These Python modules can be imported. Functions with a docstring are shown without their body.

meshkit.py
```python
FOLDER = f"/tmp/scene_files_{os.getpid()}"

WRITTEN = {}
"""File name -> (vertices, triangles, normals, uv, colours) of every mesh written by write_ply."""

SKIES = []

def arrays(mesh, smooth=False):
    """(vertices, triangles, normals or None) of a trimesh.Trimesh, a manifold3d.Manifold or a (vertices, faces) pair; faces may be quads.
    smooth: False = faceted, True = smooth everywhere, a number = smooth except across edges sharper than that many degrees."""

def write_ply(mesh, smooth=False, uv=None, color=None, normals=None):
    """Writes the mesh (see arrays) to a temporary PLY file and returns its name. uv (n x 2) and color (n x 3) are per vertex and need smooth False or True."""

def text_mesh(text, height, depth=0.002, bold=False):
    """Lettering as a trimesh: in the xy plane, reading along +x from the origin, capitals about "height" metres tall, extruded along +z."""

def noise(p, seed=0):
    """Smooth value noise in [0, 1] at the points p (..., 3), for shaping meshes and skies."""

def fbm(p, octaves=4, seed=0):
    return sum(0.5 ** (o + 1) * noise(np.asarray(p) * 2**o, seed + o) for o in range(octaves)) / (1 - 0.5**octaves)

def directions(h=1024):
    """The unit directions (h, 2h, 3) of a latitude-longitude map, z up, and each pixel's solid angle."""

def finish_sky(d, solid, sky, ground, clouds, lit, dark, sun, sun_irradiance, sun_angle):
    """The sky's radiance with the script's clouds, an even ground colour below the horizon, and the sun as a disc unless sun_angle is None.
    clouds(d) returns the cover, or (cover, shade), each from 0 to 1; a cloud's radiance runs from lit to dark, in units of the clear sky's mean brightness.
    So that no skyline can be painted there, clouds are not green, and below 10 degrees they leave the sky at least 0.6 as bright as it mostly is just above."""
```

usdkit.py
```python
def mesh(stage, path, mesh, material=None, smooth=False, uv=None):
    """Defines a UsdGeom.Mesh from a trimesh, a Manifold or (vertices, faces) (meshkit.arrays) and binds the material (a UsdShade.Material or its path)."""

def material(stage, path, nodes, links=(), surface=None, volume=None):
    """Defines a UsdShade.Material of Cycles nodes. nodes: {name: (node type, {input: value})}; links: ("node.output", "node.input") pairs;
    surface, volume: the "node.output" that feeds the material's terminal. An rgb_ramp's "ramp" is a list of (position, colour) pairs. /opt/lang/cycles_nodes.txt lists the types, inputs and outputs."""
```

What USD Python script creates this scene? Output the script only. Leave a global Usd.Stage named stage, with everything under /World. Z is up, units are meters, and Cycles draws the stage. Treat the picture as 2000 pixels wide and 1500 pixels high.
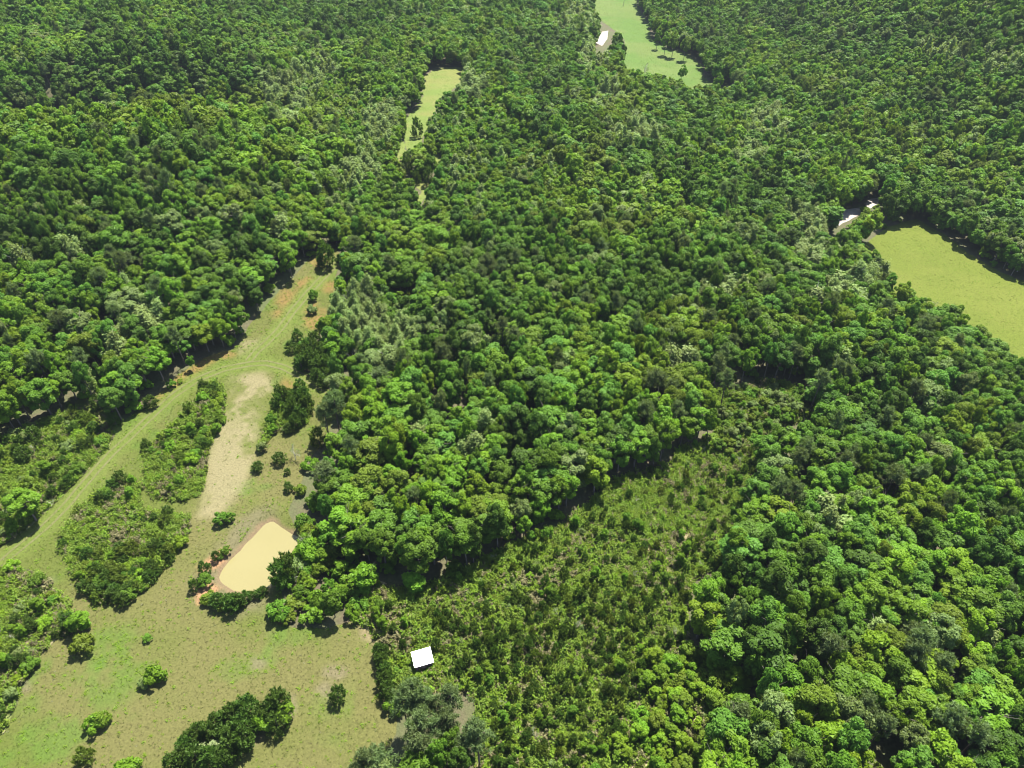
import math, random, numpy as np, trimesh, shapely, usdkit, meshkit
from shapely.geometry import Polygon, LineString, Point
from scipy.spatial import Delaunay, cKDTree
from pxr import Usd, UsdGeom, UsdLux, UsdShade, Gf, Sdf, Vt

stage = Usd.Stage.CreateInMemory()
UsdGeom.SetStageUpAxis(stage, "Z"); UsdGeom.SetStageMetersPerUnit(stage, 1.0)
UsdGeom.Xform.Define(stage, "/World")
T = Sdf.ValueTypeNames

# ------------------------------------------------------------------ camera, sky, sun, exposure
CAM_H, PITCH, FPX = 120.0, math.radians(40.0), 1428.0          # metres up, degrees below level, focal length in pixels of a 2000 px wide picture
SUN_AZ, SUN_EL = math.radians(28.0), math.radians(63.0)
EXPOSURE = 2.1
cam = UsdGeom.Camera.Define(stage, "/World/camera")
cam.CreateHorizontalApertureAttr(36.0); cam.CreateVerticalApertureAttr(27.0)
cam.CreateFocalLengthAttr(36.0 * FPX / 2000.0)
cam.CreateClippingRangeAttr((1.0, 20000.0)); cam.CreateExposureAttr(EXPOSURE)
cam.AddTranslateOp().Set((0, 0, CAM_H)); cam.AddRotateXOp().Set(90.0 - math.degrees(PITCH))
SUN = np.array([math.sin(SUN_AZ) * math.cos(SUN_EL), math.cos(SUN_AZ) * math.cos(SUN_EL), math.sin(SUN_EL)])
sky = UsdLux.DomeLight.Define(stage, "/World/sky")
sky_mat = usdkit.material(stage, "/World/Looks/sky_light", {
    "s": ("sky_texture", {"sky_type": "single_scattering", "sun_disc": False, "sun_elevation": SUN_EL, "sun_rotation": SUN_AZ}),
    "b": ("background_shader", {"strength": 0.075})}, [("s.color", "b.color")], surface="b.background")
UsdShade.MaterialBindingAPI.Apply(sky.GetPrim()).Bind(sky_mat)
sky.GetPrim().SetCustomDataByKey("kind", "structure")
sun = UsdLux.DistantLight.Define(stage, "/World/sun")
sun.CreateIntensityAttr(1.2); sun.CreateAngleAttr(0.53); sun.CreateColorAttr((1.0, 0.965, 0.90))
UsdLux.LightAPI(sun.GetPrim()).CreateNormalizeAttr(True)
zx = SUN; xx = np.cross([0, 0, 1.0], zx); xx /= np.linalg.norm(xx); yx = np.cross(zx, xx)
sun.AddTransformOp().Set(Gf.Matrix4d(*xx, 0, *yx, 0, *zx, 0, 0, 0, 400, 1))

# ------------------------------------------------------------------ helpers
rng = np.random.default_rng(7)
used = {}
def numbered(name, parent="/World"):
    k = used.get((parent, name), 0); used[(parent, name)] = k + 1
    return name if k == 0 else f"{name}_{k:03d}"
def tag(prim, label=None, cat=None, group=None, kind=None):
    for k, v in (("label", label), ("category", cat), ("group", group), ("kind", kind)):
        if v: prim.SetCustomDataByKey(k, v)
    return prim
def obj(name, mesh, mat, parent="/World", smooth=False, color=None):
    path = f"{parent}/{numbered(name, parent)}"
    m = usdkit.mesh(stage, path, mesh, mat, smooth=smooth)
    if color is not None:
        UsdGeom.PrimvarsAPI(m).CreatePrimvar("tint", T.Color3fArray, "vertex").Set(Vt.Vec3fArray.FromNumpy(np.asarray(color, np.float32)))
    return m.GetPrim()
def xform(name, loc, rz=0.0, scale=None, parent="/World"):
    x = UsdGeom.Xform.Define(stage, f"{parent}/{numbered(name, parent)}")
    x.AddTranslateOp().Set(tuple(map(float, loc)))
    if rz: x.AddRotateZOp().Set(math.degrees(rz))
    if scale is not None: x.AddScaleOp().Set(tuple(map(float, scale)))
    return x.GetPrim()
def smooth01(x, a, b):
    t = np.clip((np.asarray(x, float) - a) / (b - a), 0, 1); return t * t * (3 - 2 * t)
def n2(x, y, s, seed=0, oct=3):
    x = np.asarray(x, float); y = np.asarray(y, float)
    return meshkit.fbm(np.stack([x / s + 1000, y / s + 1000, np.zeros_like(x) + 3.3], -1), oct, seed)

# ------------------------------------------------------------------ terrain
def valley_d(x, y):      # metres to the right of the stream valley's line
    px, py, dx, dy = 134.0, 266.0, -57.0, 344.0
    L = math.hypot(dx, dy)
    return ((x - px) * dy - (y - py) * dx) / L
def base_height(x, y):
    x = np.asarray(x, float); y = np.asarray(y, float)
    z = (n2(x, y, 95, 1) - 0.5) * 7.0 * smooth01(np.hypot(x + 60, y - 110), 70, 160)
    # spur that comes down from the left with a ravine behind it
    cx, cy, ux, uy = -96.0, 272.0, -0.94, -0.34
    along = (x - cx) * ux + (y - cy) * uy
    s = (y - cy) * (-ux) + (x - cx) * uy            # positive beyond the crest
    tap = smooth01(along, -55, 45)
    z = z + tap * np.where(s < 0, 22 * np.exp(-(s / 80) ** 2), 22 - 40 * smooth01(s, 0, 55))
    z = z + tap * (32 * smooth01(s, 50, 122) + 24 * smooth01(s, 130, 420))
    # valley of the stream on the right and the slope beyond it
    d = valley_d(x, y)
    z = z - 14 * np.exp(-(np.minimum(d, 0) / 95) ** 2)
    z = z + 50 * smooth01(d, 44, 200) * smooth01(y, 120, 260)
    return z
def ray(px, py):
    u = (np.asarray(px, float) - 1000) / FPX; v = (np.asarray(py, float) - 750) / FPX
    return np.stack([u, math.cos(PITCH) - v * math.sin(PITCH), -math.sin(PITCH) - v * math.cos(PITCH)], -1)
def project(p):
    p = np.asarray(p, float); d = p - [0, 0, CAM_H]
    depth = d[..., 1] * math.cos(PITCH) - d[..., 2] * math.sin(PITCH)
    up = d[..., 1] * math.sin(PITCH) + d[..., 2] * math.cos(PITCH)
    return 1000 + FPX * d[..., 0] / depth, 750 - FPX * up / depth, depth
gx = np.unique(np.concatenate([np.arange(-66, -26, 0.8), [-2600, -1800, -1200, -900, -700, -560], np.arange(-460, -150, 4.0), np.arange(-150, 150, 2.0), np.arange(150, 461, 4.0), [560, 700, 900, 1200, 1800, 2600]]))
gy = np.unique(np.concatenate([np.arange(76, 116, 0.8), [-1500, -900, -500, -250, -100, -40, 0], np.arange(20, 240, 2.0), np.arange(240, 760, 4.0), [800, 900, 1050, 1300, 1700, 2300, 3000]]))
GX, GY = np.meshgrid(gx, gy)
GZ = base_height(GX, GY)
def ground_z(x, y):
    x = np.asarray(x, float); y = np.asarray(y, float)
    i = np.clip(np.searchsorted(gx, x) - 1, 0, len(gx) - 2); j = np.clip(np.searchsorted(gy, y) - 1, 0, len(gy) - 2)
    a = (x - gx[i]) / (gx[i + 1] - gx[i]); b = (y - gy[j]) / (gy[j + 1] - gy[j])
    return GZ[j, i] * (1 - a) * (1 - b) + GZ[j, i + 1] * a * (1 - b) + GZ[j + 1, i] * (1 - a) * b + GZ[j + 1, i + 1] * a * b
def at(px, py, lift=0.0):
    """The point of the ground (raised by lift) that a line of sight meets."""
    r = ray(px, py); shape = r.shape[:-1]; r = r.reshape(-1, 3)
    lift = np.broadcast_to(lift, shape).reshape(-1)
    t = np.arange(90, 1100, 3.0)
    P = np.array([0, 0, CAM_H]) + r[:, None, :] * t[None, :, None]
    h = P[..., 2] - ground_z(P[..., 0], P[..., 1]) - lift[:, None]
    k = np.argmax(h < 0, 1); k = np.where((h < 0).any(1), np.maximum(k, 1), len(t) - 1)
    n = np.arange(len(k)); f = h[n, k - 1] / (h[n, k - 1] - h[n, k] + 1e-9)
    tt = t[k - 1] + np.clip(f, 0, 1) * 3.0
    out = np.array([0, 0, CAM_H]) + r * tt[:, None]
    out[:, 2] = ground_z(out[:, 0], out[:, 1])
    return out.reshape(*shape, 3)
def world_poly(pts, smooth=True):
    p = np.array(pts, float); d = []
    for a, b in zip(p, np.roll(p, -1, 0)):
        n = max(2, int(np.hypot(*(b - a)) / 14)); d += [a + (b - a) * k / n for k in range(n)]
    d = np.array(d); w = at(d[:, 0], d[:, 1])
    g = Polygon(w[:, :2]).buffer(0)
    return max(g.geoms, key=lambda q: q.area) if hasattr(g, "geoms") else g

# ------------------------------------------------------------------ outlines, as read off the ground in the photograph
MEADOW = [(640,478),(668,498),(658,530),(655,565),(648,600),(638,625),(622,655),(600,668),(582,690),(578,712),(590,725),(612,728),(622,752),(640,758),(662,772),(672,782),(655,800),(640,850),(615,885),(597,905),(588,940),(575,975),(560,1000),(590,1050),(585,1100),(550,1145),(545,1200),(555,1222),(600,1226),(640,1228),(655,1222),(700,1212),(725,1235),(738,1262),(742,1300),(750,1340),(765,1375),(775,1400),(770,1440),(758,1470),(715,1490),(690,1500),(680,1600),(-120,1600),(-100,1450),(5,1435),(25,1395),(42,1345),(75,1290),(110,1250),(140,1240),(150,1215),(130,1170),(100,1140),(78,1115),(40,1110),(10,1104),(-60,1112),(-60,1090),(20,1060),(45,1040),(75,1015),(110,980),(150,940),(185,905),(215,870),(225,850),(215,835),(185,815),(160,797),(146,784),(158,774),(180,782),(205,800),(222,815),(240,825),(262,805),(285,795),(310,770),(325,758),(345,735),(372,715),(400,698),(425,690),(455,682),(470,665),(485,640),(500,620),(520,597),(545,570),(570,545),(595,515),(620,490)]
ISLANDS = [[(375,790),(400,755),(422,742),(440,768),(437,830),(408,872),(402,930),(392,968),(350,980),(300,978),(288,955),(280,880),(330,840)],
           [(255,930),(280,955),(270,990),(320,1005),(372,1010),(370,1045),(335,1100),(300,1140),(250,1180),(190,1182),(160,1150),(120,1080),(125,1040),(160,985),(210,950)],
           [(545,762),(560,775),(590,757),(612,790),(600,830),(560,838),(535,850),(508,882),(518,830),(540,790)]]
SCRUB_L = [[(-80,885),(0,880),(50,832),(128,808),(150,790),(190,822),(222,842),(215,870),(185,905),(150,940),(110,980),(45,1040),(-20,1078),(-80,1080)],
           [(-80,1104),(10,1108),(78,1120),(130,1172),(148,1212),(138,1238),(108,1248),(75,1288),(42,1343),(25,1393),(5,1433),(-80,1448)]]
BARE = [(448,735),(480,728),(518,728),(530,752),(522,790),(508,830),(500,870),(488,915),(476,950),(463,968),(440,998),(425,1014),(385,1012),(395,975),(400,945),(404,900),(423,845),(444,782)]
POND = [(530,1014),(539,1018),(556,1032),(584,1046),(588,1062),(582,1092),(566,1108),(548,1122),(538,1136),(524,1145),(506,1156),(490,1160),(470,1157),(446,1147),(432,1136),(428,1126),(434,1112),(454,1086),(478,1060),(502,1036),(516,1022)]
FIELD_B = [(826,150),(845,138),(868,132),(906,131),(904,160),(884,176),(862,190),(850,215),(838,240),(826,270),(812,295),(795,292),(788,272),(790,250),(795,230),(812,210),(826,190)]
FIELD_B2 = [(838,285),(850,282),(864,320),(860,335),(848,312)]
FIELD_B4 = [(782,268),(793,284),(788,310),(782,338),(773,338),(775,306),(777,284)]
FIELD_B3 = [(782,345),(808,350),(832,356),(850,352),(842,380),(812,402),(800,398),(825,375),(805,362),(786,356)]
FIELD_C = [(1155,-40),(1242,-40),(1246,15),(1264,40),(1272,75),(1300,92),(1340,104),(1372,128),(1372,150),(1395,165),(1440,182),(1440,205),(1390,205),(1330,190),(1280,170),(1235,150),(1212,128),(1222,90),(1216,70),(1180,45),(1150,18)]
FIELD_D = [(1688,478),(1735,442),(1788,427),(1850,462),(1900,500),(1955,533),(2120,590),(2120,800),(2000,765),(1940,715),(1880,660),(1790,620),(1735,575),(1695,520)]
VIS_OPEN = [MEADOW, FIELD_B, FIELD_B2, FIELD_B3, FIELD_B4, [(778,1240),(872,1240),(872,1338),(778,1338)], [(1158,-40),(1240,-40),(1246,15),(1264,40),(1272,75),(1300,92),(1340,104),(1372,128),(1372,150),(1385,165),(1350,166),(1290,148),(1250,140),(1217,122),(1222,90),(1216,70),(1180,45),(1158,18)],
            [(1680,474),(1735,440),(1788,430),(1850,464),(1900,502),(1955,535),(2100,590),(2100,740),(1985,702),(1965,670),(1900,628),(1890,606),(1800,576),(1750,540),(1740,512)],
            [(1604,456),(1640,404),(1690,385),(1728,374),(1728,402),(1700,420),(1665,442),(1620,470)], [(1155,100),(1168,50),(1200,45),(1202,85),(1180,108)]]
REGROWTH = [(700,1214),(712,1185),(705,1150),(704,1118),(770,1150),(830,1142),(880,1132),(940,1092),(1000,1064),(1050,1040),(1110,1020),(1146,985),(1190,942),(1230,926),(1310,912),(1320,878),(1392,862),(1398,830),(1390,762),(1420,766),(1480,742),(1540,750),(1582,772),(1588,820),(1500,842),(1480,872),(1472,945),(1456,955),(1456,1000),(1440,1050),(1418,1082),(1400,1110),(1352,1135),(1342,1200),(1345,1262),(1410,1290),(1465,1330),(1440,1400),(1395,1440),(1380,1600),(930,1600),(925,1440),(935,1375),(905,1350),(850,1356),(800,1356),(772,1384),(762,1372),(748,1340),(742,1300),(738,1262),(725,1236)]
VIS_OPEN.append(REGROWTH)
YOUNG = [[(560,165),(640,150),(720,215),(790,225),(788,330),(830,410),(760,470),(690,490),(610,470),(640,360),(690,330),(640,250)],
         [(830,260),(960,200),(1080,330),(1150,420),(1000,480),(860,460),(820,400),(870,330)],
         [(640,610),(700,560),(800,590),(830,670),(780,740),(690,745),(660,730),(640,680)]]
PALE = [(690,600,60,42),(720,640,60,45),(770,660,50,40),(610,680,25,40),(560,190,50,60),(610,130,45,40),(745,240,40,45),(900,145,34,25),(920,165,32,28),(700,330,40,50),(1130,30,38,40),(1160,110,30,34),(1185,185,40,34),(1240,255,60,26),(1600,440,45,28),(1565,430,40,40),(1580,480,50,25),(1400,555,60,25),(1330,690,30,30),(1500,225,30,20),(1830,95,60,22),(1960,110,50,25),(1500,240,60,40),(1460,300,40,30),(1700,535,40,22),(1640,560,50,25),(930,870,30,25),(1110,700,14,14),(1650,1010,40,40),(950,800,20,20),(140,470,30,20),(245,660,40,30),(280,600,40,25)]
PINES = [(175,73),(290,80),(260,70),(87,133),(60,200),(115,190),(125,205),(135,170),(270,245),(262,280),(280,262),(332,280),(345,270),(385,262),(402,290),(415,280),(297,332),(285,345),(310,300),(325,310),(210,437),(225,450),(205,455),(217,497),(532,224),(520,215),(273,196),(285,190),(546,7),(560,14),(470,35),(430,40),(1000,140),(1012,128),(1035,157),(1196,290),(1185,285),(1287,308),(1300,318),(1320,310),(1140,52),(1268,390),(1264,415),(960,515),(945,512),(980,520),(1010,505),(940,535),(1140,576),(1148,590),(982,639),(1010,656),(860,674),(868,690),(951,747),(1262,800),(1315,758),(1280,737),(1475,618),(1480,640),(1723,614),(1735,600),(1384,621),(1545,684),(1556,692),(1730,814),(1790,758),(1751,926),(1800,926),(1653,901),(1807,863),(1604,740),(1419,740),(1430,667),(1410,690),(1870,670),(1400,716),(1625,1257),(1790,1237),(1808,1248),(1795,1272),(1842,1295),(1725,1415),(1850,1400),(1870,1410),(1912,1432),(1692,1370),(1440,1396),(796,1356),(828,1362),(788,1374),(812,1375),(840,1380),(870,1400),(850,1420),(815,1410),(910,1450),(935,1440),(740,1484),(720,1492),(880,1366),(820,1450),(650,786),(634,806),(1290,745),(1325,800),(1565,890),(1575,870),(1530,950),(1560,960),(40,420),(15,470),(60,500),(190,540),(300,560),(110,625),(70,700),(150,700),(380,420),(1440,230),(1390,60),(1460,45),(1700,60),(1780,140),(1660,300),(1900,330),(1860,380),(1640,720),(1500,560),(1330,470),(1100,480),(1180,500),(1220,430),(700,40),(640,60),(850,40),(900,60)]
OLIVE_AND_LIT = [(1480,118,60,22),(1600,165,80,24),(1700,240,90,40),(1150,430,90,60),(700,930,70,40),(430,205,140,45),(330,195,120,30),(250,205,100,28),(120,230,120,26),(20,240,60,30),(600,220,120,50),(1310,730,60,60),(1340,640,60,70),(1100,330,100,60),(230,620,60,40),(180,660,40,30),(1200,200,60,60),(1420,640,60,30),(1830,280,100,40),(1330,960,60,30),(1140,930,60,30),(960,960,50,40),(1880,1290,80,40),(1700,1280,60,30),(1910,830,60,50)]  # olive stands, plus crests whose sunlight is put into yellower leaf tones
SHADE_BANDS = [(200,146,240,28),(60,188,90,26),(400,128,130,28),(490,140,60,24),(690,30,90,40),(1500,35,55,24),(1560,60,55,24),(1620,86,55,24),(1680,112,45,22),(1900,60,110,26),(1800,195,60,26),(1400,110,40,40),(1250,560,75,50),(1180,530,60,30),(860,1040,170,45),(1500,380,80,40),(640,930,60,50),(300,440,70,40),(1940,440,70,46),(1880,390,50,30),(460,460,60,30),(120,330,70,40)]  # shade of ravines and slopes facing off the sun, put into deeper leaf tones
TRACKS = [[(-10,1112),(20,1084),(50,1060),(90,1028),(130,988),(170,940),(217,887),(280,828),(336,775),(385,742),(437,721),(490,711),(520,709),(553,717),(595,737),(630,758),(672,780)],
          [(486,706),(500,688),(518,672),(546,644),(574,606),(602,572),(630,544),(658,514)],
          [(154,780),(182,806),(200,818),(219,834)]]

# pond: let the ground into a shallow basin with a low bank
pond_w = world_poly(POND).buffer(0.4).buffer(-0.4)
POND_Z = float(ground_z(pond_w.centroid.x, pond_w.centroid.y)) - 0.35
near = (np.hypot(GX - pond_w.centroid.x, GY - pond_w.centroid.y) < 45)
pts = shapely.points(GX[near], GY[near]); sd = shapely.distance(pts, pond_w) - np.where(shapely.contains(pond_w, pts), shapely.distance(pts, pond_w.exterior), 0)
sd = sd + (n2(GX[near], GY[near], 2.6, 17) - 0.5) * 1.6
prof = np.where(sd < 0, np.maximum(sd * 0.4, -1.2), np.minimum(sd * 0.28, 0.5)) + POND_Z
wgt = 1 - smooth01(sd, 1.0, 12.0)
GZ[near] = GZ[near] * (1 - wgt) + prof * wgt

# ------------------------------------------------------------------ materials
def noise_color(name, ramp_a, ramp_b, scale, fine, rough=0.95, bump=0.0, use_tint=False):
    n = {"g": ("geometry", {}), "n1": ("noise_texture", {"scale": scale, "detail": 4.0, "roughness": 0.6}), "n2": ("noise_texture", {"scale": fine, "detail": 5.0, "roughness": 0.7}),
         "v": ("map_range", {"from_min": 0.3, "from_max": 0.7, "to_min": 0.74, "to_max": 1.24}), "p": ("principled_bsdf", {"roughness": rough, "specular_ior_level": 0.15}),
         "h": ("hsv", {})}
    l = [("g.position", "n1.vector"), ("g.position", "n2.vector"), ("n2.fac", "v.value"), ("v.result", "h.value"), ("h.color", "p.base_color")]
    if use_tint:
        n["a"] = ("attribute", {"attribute": "tint"}); l.append(("a.color", "h.color"))
    else:
        n["r"] = ("rgb_ramp", {"ramp": [(0.35, ramp_a), (0.65, ramp_b)]}); l += [("n1.fac", "r.fac"), ("r.color", "h.color")]
    if bump:
        n["b"] = ("bump", {"strength": 1.0, "distance": bump}); l += [("n2.fac", "b.height"), ("b.normal", "p.normal")]
    return usdkit.material(stage, f"/World/Looks/{name}", n, l, surface="p.BSDF")
def leaf_mat(name, col, trans=0.45, glow=(1.25, 1.25, 0.4), spread=0.5, rough=0.55, spec=0.14):
    col = np.array(col); tr = np.clip(col * np.array(glow), 0, 1)
    n = {"o": ("object_info", {}), "g": ("geometry", {}),
         "vi": ("map_range", {"to_min": 1 - spread, "to_max": 1 + spread}), "vo": ("map_range", {"to_min": 0.84, "to_max": 1.18}),
         "m": ("math", {"math_type": "multiply"}), "ho": ("map_range", {"to_min": 0.49, "to_max": 0.512}),
         "h1": ("hsv", {"color": col, "saturation": 1.0}), "h2": ("hsv", {"color": tr, "saturation": 1.0}),
         "p": ("principled_bsdf", {"roughness": rough, "specular_ior_level": spec}), "t": ("translucent_bsdf", {}), "x": ("mix_closure", {"fac": trans})}
    l = [("g.random_per_island", "vi.value"), ("o.random", "vo.value"), ("vi.result", "m.value1"), ("vo.result", "m.value2"), ("o.random", "ho.value"),
         ("m.value", "h1.value"), ("m.value", "h2.value"), ("ho.result", "h1.hue"), ("ho.result", "h2.hue"),
         ("h1.color", "p.base_color"), ("h2.color", "t.color"), ("p.BSDF", "x.closure1"), ("t.BSDF", "x.closure2")]
    return usdkit.material(stage, f"/World/Looks/{name}", n, l, surface="x.closure")
def plain(name, col, rough=0.8, spec=0.3, vary=0.25, scale=3.0):
    n = {"g": ("geometry", {}), "n": ("noise_texture", {"scale": scale, "detail": 4.0}), "v": ("map_range", {"from_min": 0.3, "from_max": 0.7, "to_min": 1 - vary, "to_max": 1 + vary}),
         "h": ("hsv", {"color": np.array(col)}), "p": ("principled_bsdf", {"roughness": rough, "specular_ior_level": spec})}
    return usdkit.material(stage, f"/World/Looks/{name}", n, [("g.position", "n.vector"), ("n.fac", "v.value"), ("v.result", "h.value"), ("h.color", "p.base_color")], surface="p.BSDF")
M = {
 "floor": noise_color("forest_floor", (0.062, 0.050, 0.030), (0.050, 0.060, 0.022), 0.12, 2.2, bump=0.15),
 "turf": noise_color("turf", None, None, 0.5, 2.6, bump=0.10, use_tint=True),
 "rut": noise_color("worn_rut", (0.080, 0.078, 0.032), (0.068, 0.074, 0.022), 0.5, 3.0, bump=0.05),
 "gravel": noise_color("gravel", (0.1976, 0.1748, 0.1520), (0.2508, 0.2204, 0.1900), 0.6, 3.5, bump=0.08),
 "bark": plain("bark", (0.085, 0.068, 0.055)), "pale_bark": plain("pale_bark", (0.33, 0.30, 0.26)), "dark_bark": plain("dark_bark", (0.06, 0.045, 0.035)),
 "roof": plain("white_roof_sheet", (0.86, 0.87, 0.88), 0.45, 0.5, 0.03, 0.8), "wall": plain("shed_wall", (0.10, 0.055, 0.06), 0.8, 0.2, 0.2), "trim": plain("shed_trim", (0.16, 0.10, 0.09)),
 "steel": plain("pole_wood", (0.22, 0.18, 0.15)),
}
M["water"] = usdkit.material(stage, "/World/Looks/muddy_water", {
    "g": ("geometry", {}), "n": ("noise_texture", {"scale": 0.06, "detail": 2.0}), "r": ("rgb_ramp", {"ramp": [(0.3, (0.138, 0.121, 0.052)), (0.7, (0.147, 0.129, 0.057))]}),
    "w": ("noise_texture", {"scale": 1.6, "detail": 3.0}), "b": ("bump", {"strength": 0.25, "distance": 0.02}),
    "p": ("principled_bsdf", {"roughness": 0.12, "ior": 1.33, "specular_ior_level": 0.5})},
    [("g.position", "n.vector"), ("n.fac", "r.fac"), ("r.color", "p.base_color"), ("g.position", "w.vector"), ("w.fac", "b.height"), ("b.normal", "p.normal")], surface="p.BSDF")
TONES = {"bright green": (0.205, 0.375, 0.022), "mid green": (0.152, 0.295, 0.022), "yellow-green": (0.248, 0.400, 0.020), "olive": (0.200, 0.295, 0.024),
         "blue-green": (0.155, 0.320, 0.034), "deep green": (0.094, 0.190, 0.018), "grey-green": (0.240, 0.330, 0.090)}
for k, c in TONES.items(): M[k] = leaf_mat("leaf_" + k.replace(" ", "_").replace("-", "_"), c)
M["pale"] = leaf_mat("leaf_pale_silver", (0.31, 0.42, 0.115), 0.4)
M["cream"] = leaf_mat("leaf_blossom", (0.38, 0.45, 0.18), 0.3)
M["pine"] = leaf_mat("needle_grey_green", (0.150, 0.215, 0.070), 0.35, spread=0.4)
M["cedar"] = leaf_mat("needle_dark_green", (0.108, 0.200, 0.026), 0.42, spread=0.55)
M["cedar2"] = leaf_mat("needle_olive_green", (0.165, 0.245, 0.026), 0.42, spread=0.55)
M["weed"] = leaf_mat("weed_leaf", (0.27, 0.42, 0.030), 0.42)
M["weed2"] = leaf_mat("weed_leaf_dull", (0.24, 0.355, 0.045), 0.42)
M["blade"] = leaf_mat("grass_blade", (0.14, 0.20, 0.026), 0.35)
M["bleach"] = leaf_mat("bleached_grass", (0.50, 0.46, 0.37), 0.3, glow=(1.0, 1.0, 1.0))
M["straw"] = leaf_mat("straw_blade", (0.285, 0.262, 0.115), 0.3, glow=(1.1, 1.1, 0.9))
M["twig"] = plain("grey_twig", (0.27, 0.25, 0.22))

# ------------------------------------------------------------------ ground sheets
def grid_mesh(X, Y, Z):
    h, w = X.shape; v = np.stack([X, Y, Z], -1).reshape(-1, 3); i = np.arange(h * w).reshape(h, w)
    f = np.stack([i[:-1, :-1], i[:-1, 1:], i[1:, 1:], i[1:, :-1]], -1).reshape(-1, 4)
    return v, np.vstack([f[:, [0, 1, 2]], f[:, [0, 2, 3]]])
tag(obj("ground", grid_mesh(GX, GY, GZ), M["floor"], smooth=True), "brown leaf-littered forest floor under the trees", "ground", kind="structure")
def sheet(poly, step, lift, ragged=0.0, seed=0):
    """A sheet over the ground inside the outline: vertices every step metres, triangles cut along the outline."""
    b = poly.buffer(0)
    ring = []
    for r in [b.exterior, *b.interiors]:
        n = max(8, int(r.length / (step * 0.8)))
        q = np.array([r.interpolate(k / n, normalized=True).coords[0] for k in range(n)])
        if ragged: q = q + (np.stack([n2(q[:, 0], q[:, 1], 2.2, seed), n2(q[:, 0], q[:, 1], 2.2, seed + 5)], -1) - 0.5) * 2 * ragged
        ring.append(q)
    outline = Polygon(ring[0], ring[1:]).buffer(0)
    x0, y0, x1, y1 = outline.bounds
    gxx, gyy = np.meshgrid(np.arange(x0, x1, step), np.arange(y0, y1, step)); gxx[1::2] += step / 2
    r = np.random.default_rng(seed); c = np.stack([gxx.ravel(), gyy.ravel()], -1) + r.uniform(-0.2, 0.2, (gxx.size, 2)) * step
    shapely.prepare(outline); inner = outline.buffer(-step * 0.35)
    c = c[shapely.contains_xy(inner, c[:, 0], c[:, 1])]
    p = np.vstack([*ring, c]); t = Delaunay(p).simplices
    m = p[t].mean(1); t = t[shapely.contains_xy(outline, m[:, 0], m[:, 1])]
    a, bb, cc = p[t[:, 0]], p[t[:, 1]], p[t[:, 2]]
    flip = (bb[:, 0] - a[:, 0]) * (cc[:, 1] - a[:, 1]) - (bb[:, 1] - a[:, 1]) * (cc[:, 0] - a[:, 0]) < 0
    t[flip] = t[flip][:, [0, 2, 1]]
    return np.column_stack([p, ground_z(p[:, 0], p[:, 1]) + lift]), t
def inside_px(poly, px, py, soft=0.0):
    g = Polygon(poly).buffer(0)
    if not soft: return shapely.contains_xy(g, px, py).astype(float)
    q = shapely.points(px, py); d = shapely.distance(q, g.exterior); d = np.where(shapely.contains(g, q), d, -d)
    return smooth01(d, -soft, soft)
def lerp(a, b, t): return a * (1 - t[:, None]) + np.asarray(b) * t[:, None]
meadow_w = world_poly(MEADOW).difference(pond_w.buffer(-0.5))
mv, mf = sheet(meadow_w, 0.7, 0.05, 0.7, 3)
px, py, _ = project(mv); X, Y = mv[:, 0], mv[:, 1]
wob = (n2(X, Y, 7, 11) - 0.5) * 30; wob2 = (n2(X, Y, 5, 12) - 0.5) * 30
qx, qy = px + wob, py + wob2
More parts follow.
